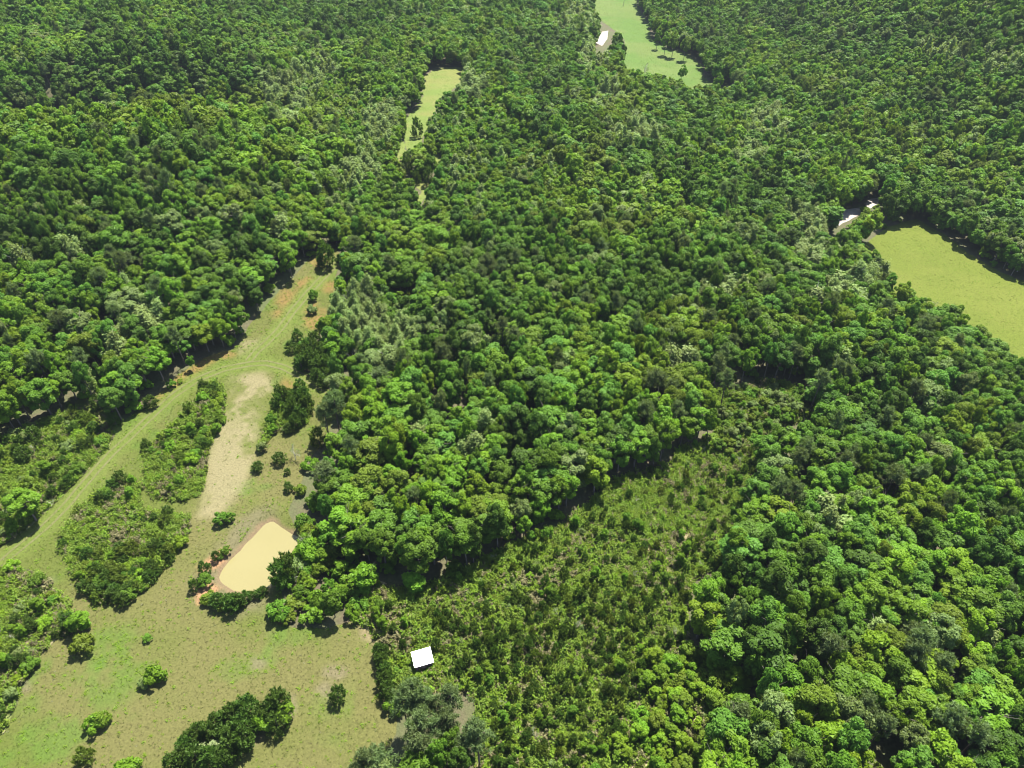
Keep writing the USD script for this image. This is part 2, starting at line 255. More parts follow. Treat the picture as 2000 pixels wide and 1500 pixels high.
GREEN, DRY, LUSH, TAN, CLAY, LANE, RUST = (0.0500, 0.0620, 0.0105), (0.0680, 0.0650, 0.0200), (0.0400, 0.0790, 0.0080), (0.118, 0.102, 0.052), (0.1824, 0.1026, 0.0517), (0.0600, 0.0790, 0.0130), (0.1150, 0.0700, 0.0230)
col = lerp(np.tile(GREEN, (len(X), 1)), DRY, smooth01(n2(X, Y, 16, 20), 0.36, 0.66))
col = lerp(col, LUSH, 0.6 * smooth01(n2(X, Y, 6, 22), 0.56, 0.72))
low = smooth01(qy, 1130, 1230)
col = lerp(col, DRY, low * 0.75 * smooth01(qx, 260, 420) * smooth01(n2(X, Y, 9, 24), 0.3, 0.6))
col = lerp(col, LUSH, 0.55 * inside_px([(180,1225),(260,1230),(300,1300),(240,1380),(180,1400),(120,1330)], qx, qy, 25) * smooth01(n2(X, Y, 3, 26), 0.4, 0.6))
col = lerp(col, TAN, 0.9 * inside_px(BARE, px + wob * 0.5, py + wob2 * 0.5, 14) * smooth01(0.6 * n2(X, Y, 5, 28) + 0.4 * n2(X, Y, 1.3, 29) + 0.14 * smooth01(py, 840, 930), 0.40, 0.60))
col = lerp(col, RUST, 0.75 * inside_px([(640,480),(664,500),(655,560),(640,620),(605,665),(590,680),(560,640),(520,600),(560,560),(600,515)], qx, qy, 14) * smooth01(n2(X, Y, 6, 30), 0.42, 0.6))
col = lerp(col, LANE, 0.75 * inside_px([(655,515),(600,560),(540,640),(500,690),(560,640),(620,575)], qx, qy, 14))
col = lerp(col, RUST, 0.8 * inside_px([(300,772),(345,735),(400,697),(440,683),(462,690),(400,720),(330,768),(290,800)], qx, qy, 8))
col = lerp(col, TAN, 0.7 * inside_px([(470,660),(510,655),(512,680),(470,690)], qx, qy, 8))
col = lerp(col, RUST, 0.6 * inside_px([(560,728),(600,742),(612,760),(560,770),(548,750)], qx, qy, 9))
lane = shapely.union_all([LineString([tuple(at(a, b)[:2]) for a, b in t]) for t in TRACKS])
dl = shapely.distance(shapely.points(X, Y), lane)
col = lerp(col, LANE, 0.85 * (1 - smooth01(dl + (n2(X, Y, 4, 33) - 0.5) * 2.5, 1.2, 4.2)))
dpond = shapely.distance(shapely.points(X, Y), pond_w)
col = lerp(col, (0.0836, 0.0684, 0.0418), 0.6 * (1 - smooth01(dpond + (n2(X, Y, 3, 35) - 0.5) * 5, 2.5, 6.5)) * (1 - smooth01(qx, 500, 560)))
clay = np.maximum.reduce([inside_px(q, px + wob * 0.35, py + wob2 * 0.35, 6) for q in ([(432,1075),(448,1070),(440,1100),(425,1110),(390,1118),(388,1105)], [(382,1150),(410,1138),(428,1150),(404,1178),(386,1180)], [(540,1208),(556,1198),(560,1212),(548,1220)])])
col = lerp(col, CLAY, clay); col = lerp(col, (0.1003, 0.0684, 0.0388), 0.8 * (1 - smooth01(dpond + (n2(X, Y, 2.5, 37) - 0.5) * 2.4, 0.2, 1.3)))
col = lerp(col, (0.135, 0.100, 0.062), 0.6 * inside_px([(700,1215),(725,1235),(735,1260),(700,1250)], qx, qy, 8))
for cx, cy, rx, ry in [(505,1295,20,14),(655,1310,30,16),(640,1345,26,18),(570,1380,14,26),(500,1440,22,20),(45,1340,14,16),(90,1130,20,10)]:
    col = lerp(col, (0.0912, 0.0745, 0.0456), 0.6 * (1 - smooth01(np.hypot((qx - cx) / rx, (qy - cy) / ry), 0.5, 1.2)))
tag(obj("meadow", (mv, mf), M["turf"], color=col), "mown ridge-top meadow of straw and green turf around the muddy pond", "meadow", kind="structure")
def field(name, outline, c0, c1, step, label, seed, patch=12):
    w = world_poly(outline); v, f = sheet(w, step, 0.06, 1.2, seed)
    c = lerp(np.tile(c0, (len(v), 1)), c1, smooth01(n2(v[:, 0], v[:, 1], patch, seed), 0.35, 0.65)); c = c * 1.15 * (0.93 + 0.14 * n2(v[:, 0] * 0.5 + v[:, 1] * 0.3, v[:, 1] * 1.6, 5, seed + 7, 4))[:, None]
    tag(obj(name, (v, f), M["turf"], color=c), label, "field", kind="structure"); return w
fields = [field("field", FIELD_D, (0.054, 0.068, 0.0075), (0.061, 0.072, 0.0095), 1.5, "smooth yellow-green hay field at the right edge of the valley", 41),
          field("field", FIELD_C, (0.041, 0.072, 0.011), (0.054, 0.076, 0.016), 2.0, "long bright green valley field at the top of the picture", 42),
          field("field", FIELD_B, (0.0616, 0.0851, 0.0160), (0.0798, 0.0874, 0.0220), 1.5, "narrow bright clearing inside the upper forest", 43, 8),
          field("field", FIELD_B2, (0.0616, 0.0851, 0.0160), (0.0798, 0.0874, 0.0220), 1.5, "small grassy gap right of the narrow clearing's foot", 44, 8),
          field("field", FIELD_B3, (0.0616, 0.0851, 0.0160), (0.0798, 0.0874, 0.0220), 1.5, "hooked grassy gap below the narrow clearing", 45, 8),
          field("field", FIELD_B4, (0.0616, 0.0851, 0.0160), (0.0798, 0.0874, 0.0220), 1.2, "thin grassy path running down from the narrow clearing", 46, 8)]
rv, rf = sheet(world_poly(REGROWTH), 0.8, 0.045, 0.8, 5)
rc = lerp(np.tile((0.125, 0.145, 0.040), (len(rv), 1)), (0.215, 0.18, 0.095), smooth01(n2(rv[:, 0], rv[:, 1], 5, 50), 0.36, 0.6))
tag(obj("regrowth_ground", (rv, rf), M["turf"], color=rc), "straw-coloured rough ground of the cut-over strip full of young cedars", "ground", kind="structure")
for k, s in enumerate(SCRUB_L):
    sv, sf = sheet(world_poly(s), 0.8, 0.045, 0.8, 60 + k)
    sc = lerp(np.tile((0.105, 0.132, 0.034), (len(sv), 1)), (0.165, 0.145, 0.075), smooth01(n2(sv[:, 0], sv[:, 1], 6, 62), 0.36, 0.62))
    tag(obj("scrub_ground", (sv, sf), M["turf"], color=sc), ["rough grassy scrub slope left of the mown lane", "rough grassy scrub at the lower left edge of the meadow"][k], "ground", kind="structure")
wv, wf = sheet(pond_w.buffer(0.8), 2.0, 0.0, 0.0, 6); wv[:, 2] = POND_Z
tag(obj("pond", (wv, wf), M["water"]), "muddy tan pond in the meadow beside the forest edge", "pond", kind="structure")
def strip(line, off, width, lift, seed):
    p = np.array(line); n = int(sum(np.hypot(*np.diff(p, axis=0).T)) / 1.0); ls = LineString(p)
    q = np.array([ls.interpolate(k / n, normalized=True).coords[0] for k in range(n + 1)])
    t = np.gradient(q, axis=0); t /= np.linalg.norm(t, axis=1, keepdims=True); nn = np.stack([-t[:, 1], t[:, 0]], -1)
    q = q + nn * ((n2(q[:, 0], q[:, 1], 9, seed) - 0.5) * 0.7)[:, None]
    w = width * (0.6 + 0.8 * n2(q[:, 0], q[:, 1], 3, seed + 1)); a = q + nn * (off - w / 2)[:, None]; b = q + nn * (off + w / 2)[:, None]
    v = np.vstack([a, b]); m = len(q); i = np.arange(m - 1)
    return np.column_stack([v, ground_z(v[:, 0], v[:, 1]) + lift]), np.vstack([np.stack([i, i + m + 1, i + m], -1), np.stack([i, i + 1, i + m + 1], -1)])
for k, t in enumerate(TRACKS):
    w = [tuple(at(a, b)[:2]) for a, b in t]
    x = tag(xform("track", (0, 0, 0)), ["two-rut mown track curving along the long meadow past the pond", "two-rut track running up to the meadow's far tip", "short two-rut spur track at the left forest edge"][k], "track", kind="structure")
    for o in (-0.85, 0.85): obj("rut", strip(w, np.float64(o), 0.5, 0.08, 70 + k), M["rut"], str(x.GetPath()))
GRAVEL = [([(1614,444),(1630,424),(1652,410),(1690,404),(1684,416),(1660,430),(1640,440),(1620,450)], "pale gravel bar of the stream above the hay field"),
          ([(1688,398),(1700,388),(1718,386),(1714,402),(1696,408)], "small pale gravel patch at the stream bend"),
          ([(1164,84),(1176,62),(1188,60),(1186,76),(1176,90)], "pale gravel bend of the stream by the valley field"),
          ([(1972,76),(1984,70),(1998,76),(1984,86)], "pale clearing of bare earth at the upper right corner")]
for k, (g, lab) in enumerate(GRAVEL):
    tag(obj("gravel_bar", sheet(world_poly(g), 1.2, 0.07, 0.5, 80 + k), M["gravel"]), lab, "gravel", kind="structure")

# ------------------------------------------------------------------ plant shapes
def leaves(p, n, size, r, aspect=1.4, bend=0.32):
    """Bent rhombic leaf sprays at points p, facing n."""
    k = len(p); n = n / np.linalg.norm(n, axis=1, keepdims=True); a = np.cross(n, r.normal(size=(k, 3))); a /= np.linalg.norm(a, axis=1, keepdims=True); b = np.cross(n, a)
    s = np.broadcast_to(size, (k,))[:, None] * r.uniform(0.65, 1.35, (k, 1))
    v = np.stack([p - a * s * aspect / 2, p + b * s * 0.5 * r.uniform(0.7, 1.2, (k, 1)) - n * s * bend, p + a * s * aspect / 2, p - b * s * 0.5 * r.uniform(0.7, 1.2, (k, 1)) - n * s * bend], 1).reshape(-1, 3)
    i = np.arange(k)[:, None] * 4
    return v, np.vstack([i + [0, 2, 1], i + [0, 3, 2]])
def spikes(p, d, length, width, r):
    k = len(p); d = d / np.linalg.norm(d, axis=1, keepdims=True); a = np.cross(d, r.normal(size=(k, 3))); a /= np.linalg.norm(a, axis=1, keepdims=True)
    L = np.broadcast_to(length, (k,))[:, None] * r.uniform(0.6, 1.4, (k, 1)); W = np.broadcast_to(width, (k,))[:, None] * r.uniform(0.7, 1.3, (k, 1))
    return np.stack([p - a * W / 2, p + a * W / 2, p + d * L], 1).reshape(-1, 3), (np.arange(k)[:, None] * 3 + [0, 1, 2])
def join(parts):
    v, f, n = [], [], 0
    for a, b in parts: v.append(a); f.append(np.asarray(b) + n); n += len(a)
    return np.vstack(v), np.vstack(f)
def tube(path, radii, sides=6):
    p = np.asarray(path, float); t = np.gradient(p, axis=0); t /= np.linalg.norm(t, axis=1, keepdims=True) + 1e-9
    a = np.cross(t, [0.31, 0.93, 0.2]); a /= np.linalg.norm(a, axis=1, keepdims=True); b = np.cross(t, a); g = np.arange(sides) * 2 * np.pi / sides
    v = (p[:, None] + np.asarray(radii)[:, None, None] * (np.cos(g)[None, :, None] * a[:, None] + np.sin(g)[None, :, None] * b[:, None])).reshape(-1, 3)
    q = []
    for i in range(len(p) - 1):
        for j in range(sides): q.append((i * sides + j, i * sides + (j + 1) % sides, (i + 1) * sides + (j + 1) % sides, (i + 1) * sides + j))
    q = np.array(q); return v, np.vstack([q[:, [0, 1, 2]], q[:, [0, 2, 3]]])
def dirs(n, r, zmin=-0.3):
    i = np.arange(n) + 0.5; z = 1 - (1 - zmin) * i / n; a = np.pi * (1 + 5 ** 0.5) * i + r.uniform(0, 6.28); q = np.sqrt(1 - z * z)
    return np.stack([q * np.cos(a), q * np.sin(a), z], -1) + r.normal(0, 0.16, (n, 3))
def trunk(h, r0, r, limbs=6, lean=0.3):
    b = np.cumsum(r.normal(0, lean, (6, 2)) * np.linspace(0, 1, 6)[:, None], 0) * 0.5
    p = np.column_stack([b, np.linspace(-0.4, h * 0.82, 6)]); parts = [tube(p, np.linspace(r0, r0 * 0.3, 6))]
    for k in range(limbs):
        i = r.uniform(0.42, 0.92); s = np.array([np.interp(i * 5, range(6), p[:, c]) for c in range(3)]); a = r.uniform(0, 6.28); L = h * r.uniform(0.14, 0.24)
        d = np.array([math.cos(a), math.sin(a), r.uniform(0.5, 1.1)])
        parts.append(tube([s, s + d * L * 0.5, s + d * L + [0, 0, L * 0.2]], [r0 * 0.36, r0 * 0.24, r0 * 0.1], 4))
    return join(parts)
def lobed(r, c, rad, lobes, per, lobe_r, size, zmin=-0.25, up=0.2, jit=0.45, flat=1.0):
    P, N, S = [], [], []
    for d in dirs(lobes, r, zmin):
        d = d / np.linalg.norm(d); k = r.uniform(0.5, 1.08); o = np.array(c) + d * np.array(rad) * k; lr = lobe_r * r.uniform(0.6, 1.4); m = max(8, int(per * (lr / lobe_r) ** 2))
        q = r.normal(size=(m * 3, 3)); q /= np.linalg.norm(q, axis=1, keepdims=True); q = q[(q @ (d + [0, 0, 0.7])) > -0.35][:m]
        P.append(o + q * lr * r.uniform(0.6, 1.06, (len(q), 1)) * [1, 1, flat]); N.append(q + [0, 0, up] + r.normal(0, jit, q.shape)); S.append(np.full(len(q), size))
    return leaves(np.vstack(P), np.vstack(N), np.concatenate(S), r)
def broadleaf(seed):
    r = np.random.default_rng(100 + seed); h = 11.0; w = r.uniform(1.9, 2.5); ht = r.uniform(3.0, 4.3)
    crown = lobed(r, (r.normal(0, .2), r.normal(0, .2), h - ht - 0.5), (w, w * r.uniform(.85, 1.1), ht), 24, 150, 0.80, 0.35, zmin=-0.75)
    return {"trunk": (trunk(h, 0.19, r), "bark"), "crown": crown}
def thin(mesh, keep, grow, r):
    v, f = mesh; q = v.reshape(-1, 4, 3)[r.uniform(0, 1, len(v) // 4) < keep]; m = q.mean(1, keepdims=True); q = m + (q - m) * grow
    i = np.arange(len(q))[:, None] * 4; return q.reshape(-1, 3), np.vstack([i + [0, 2, 1], i + [0, 3, 2]])
def youngling(seed):
    r = np.random.default_rng(150 + seed); h = 11.0; w = r.uniform(2.2, 2.9); ht = r.uniform(3.2, 4.4)
    return {"trunk": (trunk(h, 0.2, r), "bark"), "crown": lobed(r, (r.normal(0, .3), r.normal(0, .3), h - ht - 0.4), (w, w * r.uniform(.8, 1.1), ht), 15, 100, 1.15, 0.64, zmin=-0.8, up=0.1)}
def shrub(seed):
    r = np.random.default_rng(200 + seed); w = r.uniform(0.9, 1.3)
    return {"stem": (trunk(1.5, 0.05, r, 4, 0.1), "bark"), "crown": lobed(r, (0, 0, 0.95), (w, w, 0.95), 10, 64, 0.46, 0.28, zmin=-0.2)}
def palet(seed):
    r = np.random.default_rng(300 + seed); h = 9.5; P = []
    for d in dirs(26, r, -0.6):
        z = 5.6 + d[2] * 3.6; q = 1.75 * (1 - max(0, (z - 5.0) / 5.2)) ** 0.8; o = np.array([d[0] * q, d[1] * q, z]); m = 70; g = r.normal(size=(m, 3)) * [0.36, 0.36, 0.62]
        P.append((o + g, g * [1, 1, .5] + [0, 0, .5] + r.normal(0, .5, g.shape)))
    return {"trunk": (trunk(h, 0.13, r, 5, 0.15), "pale_bark"), "crown": leaves(np.vstack([a for a, _ in P]), np.vstack([b for _, b in P]), 0.34, r)}
def pine(seed):
    r = np.random.default_rng(400 + seed); h = 12.0; P, D, limbs = [], [], []
    top = r.normal(0, .35, 2)
    tp = np.column_stack([np.linspace(0, top[0], 5), np.linspace(0, top[1], 5), np.linspace(-0.4, h * 0.95, 5)]); limbs.append(tube(tp, np.linspace(0.2, 0.06, 5)))
    for k in range(30):
        t = r.uniform(0, 1) ** 0.8; z = h * (0.56 + 0.42 * t); L = 2.6 * (1 - t) ** 0.55 * r.uniform(0.55, 1.1) + 0.25; a = k * 2.4 + r.uniform(-.4, .4)
        s = np.array([np.interp(z, tp[:, 2], tp[:, 0]), np.interp(z, tp[:, 2], tp[:, 1]), z]); d = np.array([math.cos(a), math.sin(a), r.uniform(0.15, 0.5)])
        limbs.append(tube([s, s + d * L], [0.055, 0.02], 3))
        for u in (0.45, 0.7, 0.95, 1.05):
            o = s + d * L * u + r.normal(0, 0.22, 3); m = 26; g = r.normal(size=(m, 3)) + [0, 0, 0.45]; P.append(np.repeat(o[None], m, 0) + r.normal(0, 0.16, (m, 3))); D.append(g)
    return {"trunk": (join(limbs), "dark_bark"), "crown": spikes(np.vstack(P), np.vstack(D), 0.5, 0.15, r)}
def cedar(seed):
    r = np.random.default_rng(500 + seed); h = 3.4; w = r.uniform(1.0, 1.3); P, D = [], []
    for k in range(46):
        t = r.uniform(0, 1) ** 1.1; a = k * 2.4 + r.uniform(-.5, .5); q = w * min(1.0, 0.5 + t * 2.6) * (1 - t) ** 0.5 * r.uniform(0.55, 1.0)
        o = np.array([math.cos(a) * q, math.sin(a) * q, 0.15 + t * h * 0.78]); m = 32; L = r.uniform(0.45, 0.8)
        u = r.uniform(0, 1, m); out = np.array([math.cos(a) * 0.5, math.sin(a) * 0.5, 0.9]); g = r.normal(0, 0.15, (m, 3))
        P.append(o + out * u[:, None] * L + g * (1.15 - u[:, None])); D.append(out * 0.8 + r.normal(0, 0.55, (m, 3)))
    return {"trunk": (tube([(0, 0, -0.2), (0, 0, h * 0.8)], [0.07, 0.02], 5), "bark"), "crown": spikes(np.vstack(P), np.vstack(D), 0.27, 0.17, r)}
def bare(seed):
    r = np.random.default_rng(600 + seed); h = 10.0; parts = []; tips = []
    def grow(s, d, L, rad, lvl):
        e = s + d * L; m = s + d * L * 0.5 + r.normal(0, L * 0.05, 3); parts.append(tube([s, m, e], [rad, rad * 0.8, rad * 0.55], 5 if lvl < 2 else 3))
        if lvl == 4: tips.append(e); return
        for _ in range(3 if lvl else 5):
            nd = d * 0.8 + r.normal(0, 0.5, 3) + [0, 0, 0.2]; nd /= np.linalg.norm(nd); grow(s + d * L * r.uniform(0.5, 1.0), nd, L * r.uniform(0.55, 0.75), rad * 0.55, lvl + 1)
    grow(np.array([0, 0, -0.4]), np.array([0, 0, 1.0]), h * 0.42, 0.2, 0)
    tp = np.repeat(np.array(tips), 3, 0) + r.normal(0, 0.3, (len(tips) * 3, 3))
    return {"trunk": (join(parts), "pale_bark"), "crown": leaves(tp, r.normal(size=tp.shape) + [0, 0, .5], 0.22, r)}
def tuft(seed, n, h, spread):
    r = np.random.default_rng(700 + seed); a = r.uniform(0, 6.28, n); q = spread * np.sqrt(r.uniform(0, 1, n))
    p = np.stack([np.cos(a) * q, np.sin(a) * q, np.zeros(n)], -1); d = np.stack([np.cos(a) * .6, np.sin(a) * .6, np.ones(n)], -1) + r.normal(0, .25, (n, 3))
    return spikes(p, d, h, h * 0.28, r)
def stalks(seed, n=9, h=1.3):
    """A clump of tall weeds: thin stems with leaves up their length."""
    r = np.random.default_rng(850 + seed); P, N, st = [], [], []
    for _ in range(n):
        a = r.uniform(0, 6.28); o = np.array([math.cos(a), math.sin(a), 0]) * r.uniform(0, 0.5); d = np.array([r.normal(0, .22), r.normal(0, .22), 1.0]); L = h * r.uniform(0.5, 1.2); st.append((o, d, L))
        for u in r.uniform(0.3, 1.0, 7): P.append(o + d * L * u + r.normal(0, 0.07, 3)); N.append(r.normal(0, .6, 3) + [0, 0, .7])
    a = spikes(np.array([q[0] for q in st]), np.array([q[1] for q in st]), np.array([q[2] for q in st]), 0.05, r)
    return join([a, leaves(np.array(P), np.array(N), 0.22, r)])
def weed(seed, n=26, h=0.45):
    r = np.random.default_rng(800 + seed); p = r.normal(size=(n, 3)) * [0.26, 0.26, 0.16] + [0, 0, h * 0.6]; p[:, 2] = np.abs(p[:, 2])
    return leaves(p, r.normal(0, .5, (n, 3)) + [0, 0, 1], 0.2, r)
# every kind of plant as a class prim that its copies reference
stage.CreateClassPrim("/World/Classes")
FAR = {}            # class path -> coarser crown for the distance
PROTO = {}          # kind -> list of (class path, tone, height)
def make_class(kind, made, mat, tone, height):
    path = f"/World/Classes/{kind}_{len(PROTO.setdefault(kind, [])) + 1:03d}"; UsdGeom.Xform.Define(stage, path)
    for part, val in made.items():
        if part == "crown": usdkit.mesh(stage, f"{path}/crown", val, M[mat])
        else: usdkit.mesh(stage, f"{path}/{part}", val[0], M[val[1]], smooth=True)
    PROTO[kind].append((path, tone, height))
    FAR[path] = (thin(made["crown"], 0.30, 1.75, np.random.default_rng(len(FAR))), M[mat]) if kind in ("broadleaf_tree", "pale_tree", "sapling") else path
for i, tone in enumerate(list(TONES)):
    for s in range(3): make_class("broadleaf_tree", broadleaf(i * 3 + s), tone, tone, 11.0)
    make_class("sapling", youngling(i), tone, tone, 11.0); make_class("sapling", youngling(i + 20), tone, tone, 11.0)
for i, tone in enumerate(["bright green", "yellow-green", "mid green", "olive", "grey-green"]): make_class("shrub", shrub(i), tone, tone, 2.0); make_class("shrub", shrub(i + 10), tone, tone, 2.0)
for s in range(4): make_class("pine_tree", pine(s), "pine", "grey-green", 12.0)
for s in range(6): make_class("cedar_tree", cedar(s), "cedar" if s < 4 else "cedar2", "dark green" if s < 4 else "olive", 3.4)
for s in range(4): make_class("pale_tree", palet(s), "pale" if s < 3 else "cream", "silvery" if s < 3 else "creamy", 9.5)
for s in range(3): make_class("bare_tree", bare(s), "pale" , "grey", 10.0)
TONE_AT = {k: {} for k in PROTO}
for k, v in PROTO.items():
    for i, (_, t, _) in enumerate(v): TONE_AT[k].setdefault(t, []).append(i)

# ------------------------------------------------------------------ where plants stand
plants = []      # (kind, proto index, x, y, scale xy, scale z, rot, label or None)
def add(kind, tone, x, y, s, sz=None, label=None, hidden=False):
    opts = TONE_AT[kind].get(tone) or list(range(len(PROTO[kind])))
    plants.append((kind, int(rng.choice(opts)), float(x), float(y), float(s), float(sz or s), float(rng.uniform(0, 6.28)), label, hidden))
def candidates(spacing, ymin, ymax, jitter=0.42):
    out = []; y = ymin; row = 0
    while y < ymax:
        half = (y * math.cos(PITCH) + 95 * math.sin(PITCH)) * 0.715 + 32
        x = np.arange(-half, half, spacing) + (row % 2) * spacing / 2; out.append(np.column_stack([x, np.full(len(x), y)])); y += spacing * 0.87; row += 1
    c = np.vstack(out); return c + rng.uniform(-jitter, jitter, c.shape) * spacing
def zones(px, py):
    z = np.zeros(len(px), int)                                                      # 0 forest
    for q in YOUNG: z[inside_px(q, px, py) > 0] = 1
    for q in SCRUB_L: z[inside_px(q, px, py) > 0] = 2
    z[inside_px(REGROWTH, px, py) > 0] = 3
    z[inside_px(MEADOW, px, py) > 0] = 9
    for q in ISLANDS: z[inside_px(q, px, py) > 0] = 4
    for q in (FIELD_B, FIELD_B2, FIELD_B3, FIELD_B4, FIELD_C, FIELD_D, POND, *[g for g, _ in GRAVEL]): z[inside_px(q, px, py) > 0] = 9
    return z
def in_any(polys, px, py, margin=0.0):
    m = np.zeros(len(px), bool); q = shapely.points(px, py)
    for p in polys: m |= shapely.distance(q, Polygon(p).buffer(0)) <= margin * (0.2 if p is REGROWTH or len(p) in (5, 8) else 0.55)
    return m
def ell(listed, px, py):
    m = np.zeros(len(px))
    for cx, cy, rx, ry in listed: m = np.maximum(m, 1 - smooth01(np.hypot((px - cx) / rx, (py - cy) / ry), 0.6, 1.25))
    return m
singles = []     # (x, y, radius) kept free of scattered plants
def put(kind, tone, px, py, s, sz=None, label=None, lift=0.0, keep=None):
    w = at(px, py, lift) if lift else at(px, py)
    add(kind, tone, w[0], w[1], s, sz, label); singles.append((w[0], w[1], keep if keep is not None else 1.0 * s))
# standing alone in the meadow: base pixel, size
put("cedar_tree", "dark green", 640, 522, 2.3, 2.6, "tall dark cedar at the far tip of the long meadow", keep=3)
put("cedar_tree", "dark green", 629, 520, 1.3, 1.4, "smaller dark cedar touching the tall one at the meadow's far tip")
put("shrub", "mid green", 614, 586, 1.25, 1.7, "leafy bush beside the track in the rusty upper meadow")
put("shrub", "grey-green", 609, 612, 1.15, 1.2, "dull grey bush in the rusty upper meadow, nearer than the leafy one")
put("cedar_tree", "dark green", 582, 664, 1.35, 1.0, "farther of two round dark cedars at the meadow's right edge")
put("cedar_tree", "dark green", 571, 686, 1.4, 0.95, "nearer of two round dark cedars at the meadow's right edge")
put("cedar_tree", "dark green", 297, 794, 1.55, 1.0, "big round dark cedar on the left edge of the mown lane")
put("cedar_tree", "dark green", 228, 830, 1.3, 1.05, "round dark cedar at the end of the spur track")
put("cedar_tree", "dark green", 222, 808, 1.4, 1.15, "dark cedar beside the spur track, behind the round one")
put("cedar_tree", "dark green", 198, 800, 1.6, 1.3, "broad dark cedar at the forest edge left of the spur track")
put("cedar_tree", "dark green", 187, 846, 1.35, 1.0, "round dark cedar on the scrub slope below the spur track")
put("cedar_tree", "olive", 174, 826, 1.3, 1.0, "olive cedar on the scrub slope left of the spur track")
put("cedar_tree", "olive", 145, 820, 1.5, 0.9, "squat olive cedar at the forest edge left of the spur track")
put("cedar_tree", "dark green", 72, 860, 1.5, 1.25, "farther of two large cedars on the left scrub slope")
put("cedar_tree", "dark green", 52, 898, 1.6, 1.2, "nearer of two large cedars on the left scrub slope")
put("sapling", "mid green", 378, 722, 0.3, 0.42, "slim young tree on the dry bank above the mown lane")
put("shrub", "mid green", 336, 757, 0.9, 1.0, "small bush on the dry bank beside the mown lane")
put("shrub", "yellow-green", 352, 748, 0.5, 0.5, "tiny bush on the dry bank beside the mown lane")
put("cedar_tree", "dark green", 505, 918, 1.15, 0.75, "round dark green bush alone in the lower meadow beside the bare strip")
put("cedar_tree", "dark green", 566, 844, 1.25, 0.8, "squat dark cedar below the right-hand clump of cedars")
put("cedar_tree", "dark green", 548, 904, 1.3, 0.85, "dark round cedar in the grass left of the forest corner")
put("cedar_tree", "dark green", 562, 926, 0.6, 0.5, "very small dark cedar in the grass, upper of two")
put("cedar_tree", "dark green", 565, 958, 0.95, 0.7, "small dark cedar in the grass above the pond")
put("bare_tree", "grey", 578, 898, 0.45, 0.5, "wispy grey leafless tree in the grass left of the forest corner")
put("shrub", "mid green", 532, 828, 1.1, 1.4, "green bush at the left foot of the right-hand cedar clump")
put("shrub", "bright green", 534, 846, 0.9, 1.1, "bright bush just below the one at the cedar clump's left foot")
put("shrub", "grey-green", 512, 880, 1.2, 1.1, "dull bush ending the row that trails from the cedar clump")
put("pine_tree", "grey-green", 666, 848, 0.72, 0.86, "tall slender pine with a bare trunk at the forest corner", keep=1.5)
put("pine_tree", "grey-green", 642, 852, 0.6, 0.75, "shorter slender pine left of the tall one at the forest corner", keep=1.5)
put("cedar_tree", "olive", 624, 868, 1.7, 1.6, "olive-green cedar in front of the two slender pines")
put("sapling", "bright green", 160, 1232, 0.62, 0.5, "bright round young tree at the lower left edge of the meadow")
put("shrub", "olive", 168, 1268, 1.6, 1.7, "dark-bottomed bush just below the bright round young tree")
put("shrub", "mid green", 289, 1250, 0.75, 0.6, "tiny bush alone in the lower left meadow")
put("shrub", "bright green", 305, 1328, 1.3, 1.5, "taller of the bushes clustered in the middle of the lower meadow")
put("shrub", "mid green", 318, 1328, 0.9, 1.0, "right-hand bush of the cluster in the middle of the lower meadow")
put("shrub", "grey-green", 285, 1340, 1.0, 0.9, "dull left-hand bush of the cluster in the middle of the lower meadow")
put("shrub", "bright green", 190, 1420, 1.15, 1.3, "left one of a pair of bushes near the bottom left of the meadow")
put("shrub", "olive", 205, 1412, 1.1, 1.3, "right one of a pair of bushes near the bottom left of the meadow")
put("cedar_tree", "olive", 170, 1488, 1.35, 1.1, "olive cedar at the very bottom of the meadow's left part")
put("cedar_tree", "dark green", 663, 1366, 1.2, 1.15, "dark cedar standing alone on the meadow left of the shed")
put("shrub", "mid green", 434, 1022, 1.1, 1.3, "left one of two bushes above the pond")
put("shrub", "mid green", 450, 1018, 0.95, 1.2, "right one of two bushes above the pond")
for k, (x, y, s) in enumerate([(743,1280,1.1),(752,1278,0.9),(746,1300,1.2),(752,1316,1.0),(752,1338,1.2),(760,1330,0.9),(758,1358,1.25),(766,1372,1.1)]):
    put("cedar_tree", "dark green", x, y, s, s * 0.95, ["farthest cedar of the short row left of the shed", "cedar touching the farthest one of the row left of the shed", "third cedar from the far end of the row left of the shed", "fourth cedar from the far end of the row left of the shed", "middle stout cedar of the row left of the shed", "thin cedar on the right flank of the row left of the shed", "second nearest cedar of the row left of the shed", "nearest cedar of the row left of the shed"][k])
for k, (x, y, s) in enumerate([(404,1122,1.1),(403,1140,1.25),(382,1152,0.9),(443,1082,0.9),(425,1094,0.8),(433,1092,0.45)]):
    put("shrub" if k % 2 else "cedar_tree", "mid green" if k % 2 else "dark green", x, y, s, s, ["dark bush on the orange clay bank left of the pond", "leafy bush on the clay bank left of the pond", "farthest left bush by the pond's clay bank", "upper dark bush on the pond's left bank", "low bush between clay patches on the pond's left bank", "tiny round bush on bare clay left of the pond"][k])
for k, (x, y, s) in enumerate([(410,1174,1.2),(428,1182,1.3),(440,1186,1.2),(456,1190,1.5),(466,1184,1.3),(480,1176,1.1),(494,1168,0.7),(508,1166,0.9),(516,1160,0.8)]):
    put("cedar_tree" if k not in (0, 2) else "shrub", "dark green" if k not in (0, 2) else "olive", x, y, s, s * 0.8, f"{['first','second','third','fourth','fifth','sixth','seventh','eighth','last'][k]} bush from the left along the pond's near bank")
